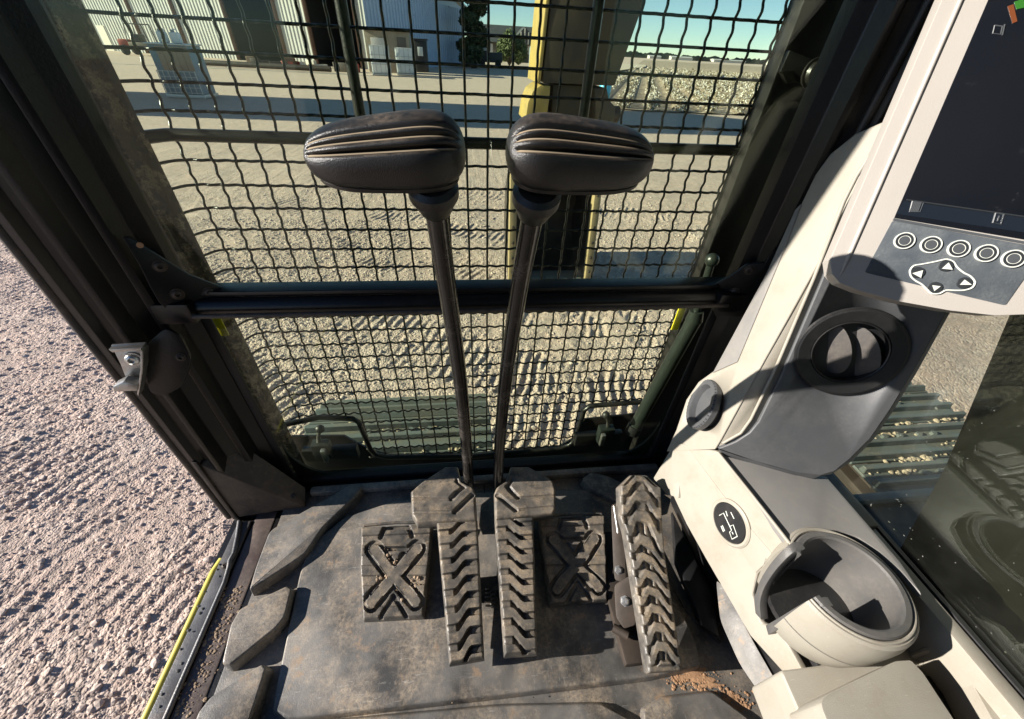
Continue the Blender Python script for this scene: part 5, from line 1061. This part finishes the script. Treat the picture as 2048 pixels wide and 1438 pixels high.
# ledge under the side window and the lower tray with its raised boxes
prism('window_ledge', [(.640, .335, .306), (.664, .335, .306), (.664, -.45, .306), (.640, -.45, .306)], (0, 0, -.10), 'cream_plastic', con, .004)
tray = [on(*p, 'Z', .225) for p in ((1560, 1340), (1640, 1330), (1830, 1270), (1890, 1236), (1925, 1240), (2120, 1445), (2200, 1560), (1660, 1600), (1604, 1440))]
prism('lower_tray', tray, (0, 0, -.10), 'cream_plastic', con, .006, 3)
prism('tray_ramp', [on(*p, 'Z', .262) for p in ((1850, 1295), (1900, 1262), (1930, 1268), (2110, 1450), (2030, 1450), (1905, 1322))], (0, 0, -.05), 'cream_plastic', con, .010, 3)
prism('tray_box', smooth_poly([on(*p, 'Z', .285) for p in ((1636, 1398), (1790, 1322), (1822, 1320), (1846, 1345), (1912, 1445), (1980, 1560), (1720, 1600))], .12), (0, 0, -.08), 'cream_plastic', con, .007, 3)
prism('tray_box', smooth_poly([on(*p, 'Z', .280) for p in ((1936, 1352), (1966, 1334), (1990, 1342), (2090, 1450), (2160, 1540), (2040, 1540))], .12), (0, 0, -.07), 'cream_plastic', con, .006, 3)
prism('tray_slot_shade', [on(*p, 'Z', .2275) for p in ((1842, 1352), (1936, 1352), (2040, 1480), (1930, 1500))], (0, 0, -.006), 'rubber_seal', con, 0)  # black slab paints the dark of the recess between the raised boxes

M('reflection_film', (.012, .017, .026), .12, spec=.8)
# ================================================================== MONITOR
mN = unit((-.5, -.72, .48)); mP = on(1665, 540, 'Y', .39); Mn = lambda *p: onp(*p, mP, mN)
mon = thing('display_monitor', G(1800, 500), 'beige framed display monitor with round keys mounted above the air vent', 'monitor')
BL, BR, TL = Mn(1729, 545), Mn(2010, 611), Mn(1785, 441); e1 = BR-BL; e2 = TL-BL; q = lambda a, b, h=0.: BL+e1*a+e2*b+mN*h
Ltop = Mn(1884, 0); Lbot = Mn(1658, 528); upd = Ltop-Lbot
house_ = [Mn(*p) for p in ((1660, 520), (1664, 548), (1680, 566), (1720, 582), (1800, 603), (1900, 621), (1990, 631), (2048, 629), (2090, 618))]
rt0 = q(1.22, .1); topR_ = rt0+upd*1.35; topL_ = Lbot+upd*1.35
hs = prism('housing', house_+[rt0, topR_, topL_], -mN*.028, 'monitor_plastic', mon, .0085, 4)
ridge = [Lbot+(q(0, 0)-Lbot)*.42+upd*.0+mN*.0004, Lbot+(q(0, 0)-Lbot)*.42+upd*1.3+mN*.0004]; tube('bezel_ridge', [ridge[0]-upd*.045, ridge[0]+upd*.03, ridge[1]], [.0002, .0022, .0022], 'monitor_plastic', hs, 8)
sx = e2*5.0
scr_l = Mn(1788, 436); scr_t = scr_l+(Mn(1976, 0)-scr_l)*1.25
prism('screen', [scr_l+mN*.0006, q(1.02, 1.10, .0006), q(1.02, 1.10, .0006)+(scr_t-scr_l), scr_t+mN*.0006], -mN*.002, 'screen_glass', mon, .0004)
kp = prism('keypad', smooth_poly([q(0, 0, .0008), q(1, 0, .0008), q(1.02, 1.02, .0008), q(.0, 1.0, .0008)], .03), -mN*.003, 'keypad_film', mon, .0004)
prism('keypad_frame', [q(.0, 1.0, .0009), q(1.02, 1.03, .0009), q(1.02, 1.07, .0009), q(0, 1.04, .0009)], -mN*.002, 'print_grey', mon, 0)
def annulus(name, c, r0, r1, mat, par, h=.0014): return lathe(name, c, mN, [(r0, 0), (r0, h), (r1, h), (r1, 0)], mat, par, 40, 30, True)
kr = .5*np.linalg.norm(Mn(1786, 480)-Mn(1828, 484))
for p in ((1807, 482), (1860, 490), (1915, 498), (1970, 507), (2024, 518)):
    c = Mn(*p)+mN*.0008; b = lathe('round_key', c, mN, [(kr*.98, 0), (kr*.94, .0012), (kr*.6, .0014), (0, .0014)], 'keypad_film', mon, 40)
    annulus('key_ring', c, kr*.86, kr*.98, 'print_white', b, .0019); annulus('key_ring', c, kr*.53, kr*.58, 'print_white', b, .0019); lathe('key_face', c, mN, [(kr*.48, .0013), (kr*.48, .0019), (0, .0021)], 'print_grey', b, 32)
    annulus('key_gap', c, kr*.60, kr*.84, 'print_dark', b, .0017)
ac = {'left': (1834, 545), 'up': (1891, 532), 'right': (1927, 566), 'down': (1869, 575)}
loop = [(1818, 541), (1826, 531), (1842, 529), (1868, 524), (1880, 521), (1893, 518), (1906, 523), (1912, 534), (1926, 546), (1940, 552), (1950, 564), (1944, 576), (1928, 581), (1908, 581), (1890, 580), (1878, 588), (1862, 588), (1852, 578), (1842, 568), (1830, 562), (1820, 553)]
lp = smooth_poly([Mn(*p)+mN*.0012 for p in loop], .35, 3); tube('arrow_loop', lp+lp[:1], .0009, 'print_white', mon, 6)
for d_, p in ac.items():
    c = Mn(*p)+mN*.0009; b = lathe('arrow_key', c, mN, [(kr*.66, 0), (kr*.62, .0013), (0, .0016)], 'print_dark', mon, 32)
    tri = {'left': (Mn(1822, 547), Mn(1843, 541), Mn(1839, 556)), 'up': (Mn(1881, 538), Mn(1894, 526), Mn(1902, 540)), 'right': (Mn(1917, 570), Mn(1926, 560), Mn(1940, 570)), 'down': (Mn(1862, 571), Mn(1878, 573), Mn(1866, 582))}[d_]
    prism('arrow_mark', [t_+mN*.0032 for t_ in tri], -mN*.001, 'print_white', b, 0)
def scr_line(pts, mat='print_grey', r=.0006): return tube('screen_mark', [Mn(*p)+mN*.0010 for p in pts], r, mat, mon, 5)
for k in range(6): scr_line([(1826+k*3.2, 403), (1818+k*3.2, 424)], r=.0007)
scr_line([(1824, 402), (1846, 405), (1839, 424), (1818, 424), (1824, 402)]); scr_line([(1990, 426), (2006, 429), (2000, 449), (1984, 446), (1990, 426)], r=.0008); scr_line([(1997, 432), (1993, 443)], r=.0007)
scr_line([(1812, 400), (2090, 440)], 'print_dark', .0008); scr_line([(1988, 52), (2003, 54), (2000, 70), (1984, 68), (1988, 52)]); scr_line([(2008, 50), (2003, 72)])
prism('screen_bar', [Mn(*p)+mN*.0012 for p in ((2027, 5), (2075, -10), (2078, 10), (2032, 20))], -mN*.001, 'print_green', mon, 0); prism('screen_bar', [Mn(*p)+mN*.0012 for p in ((2014, 14), (2025, 10), (2033, 44), (2024, 48))], -mN*.001, 'print_orange', mon, 0)
prism('screen_reflection', [Mn(*p)+mN*.0009 for p in ((1807, 402), (2085, 441), (2080, 470), (1792, 428))], -mN*.0006, 'reflection_film', mon, 0)  # faint reflection on the screen, painted as a lighter bluish strip
a0 = Mn(1900, 420)-mN*.03; a1 = a0-mN*.05; tube('mount_arm', [a0, a1+np.array((0, .02, -.02))], .022, 'dark_plastic', mon, 20)
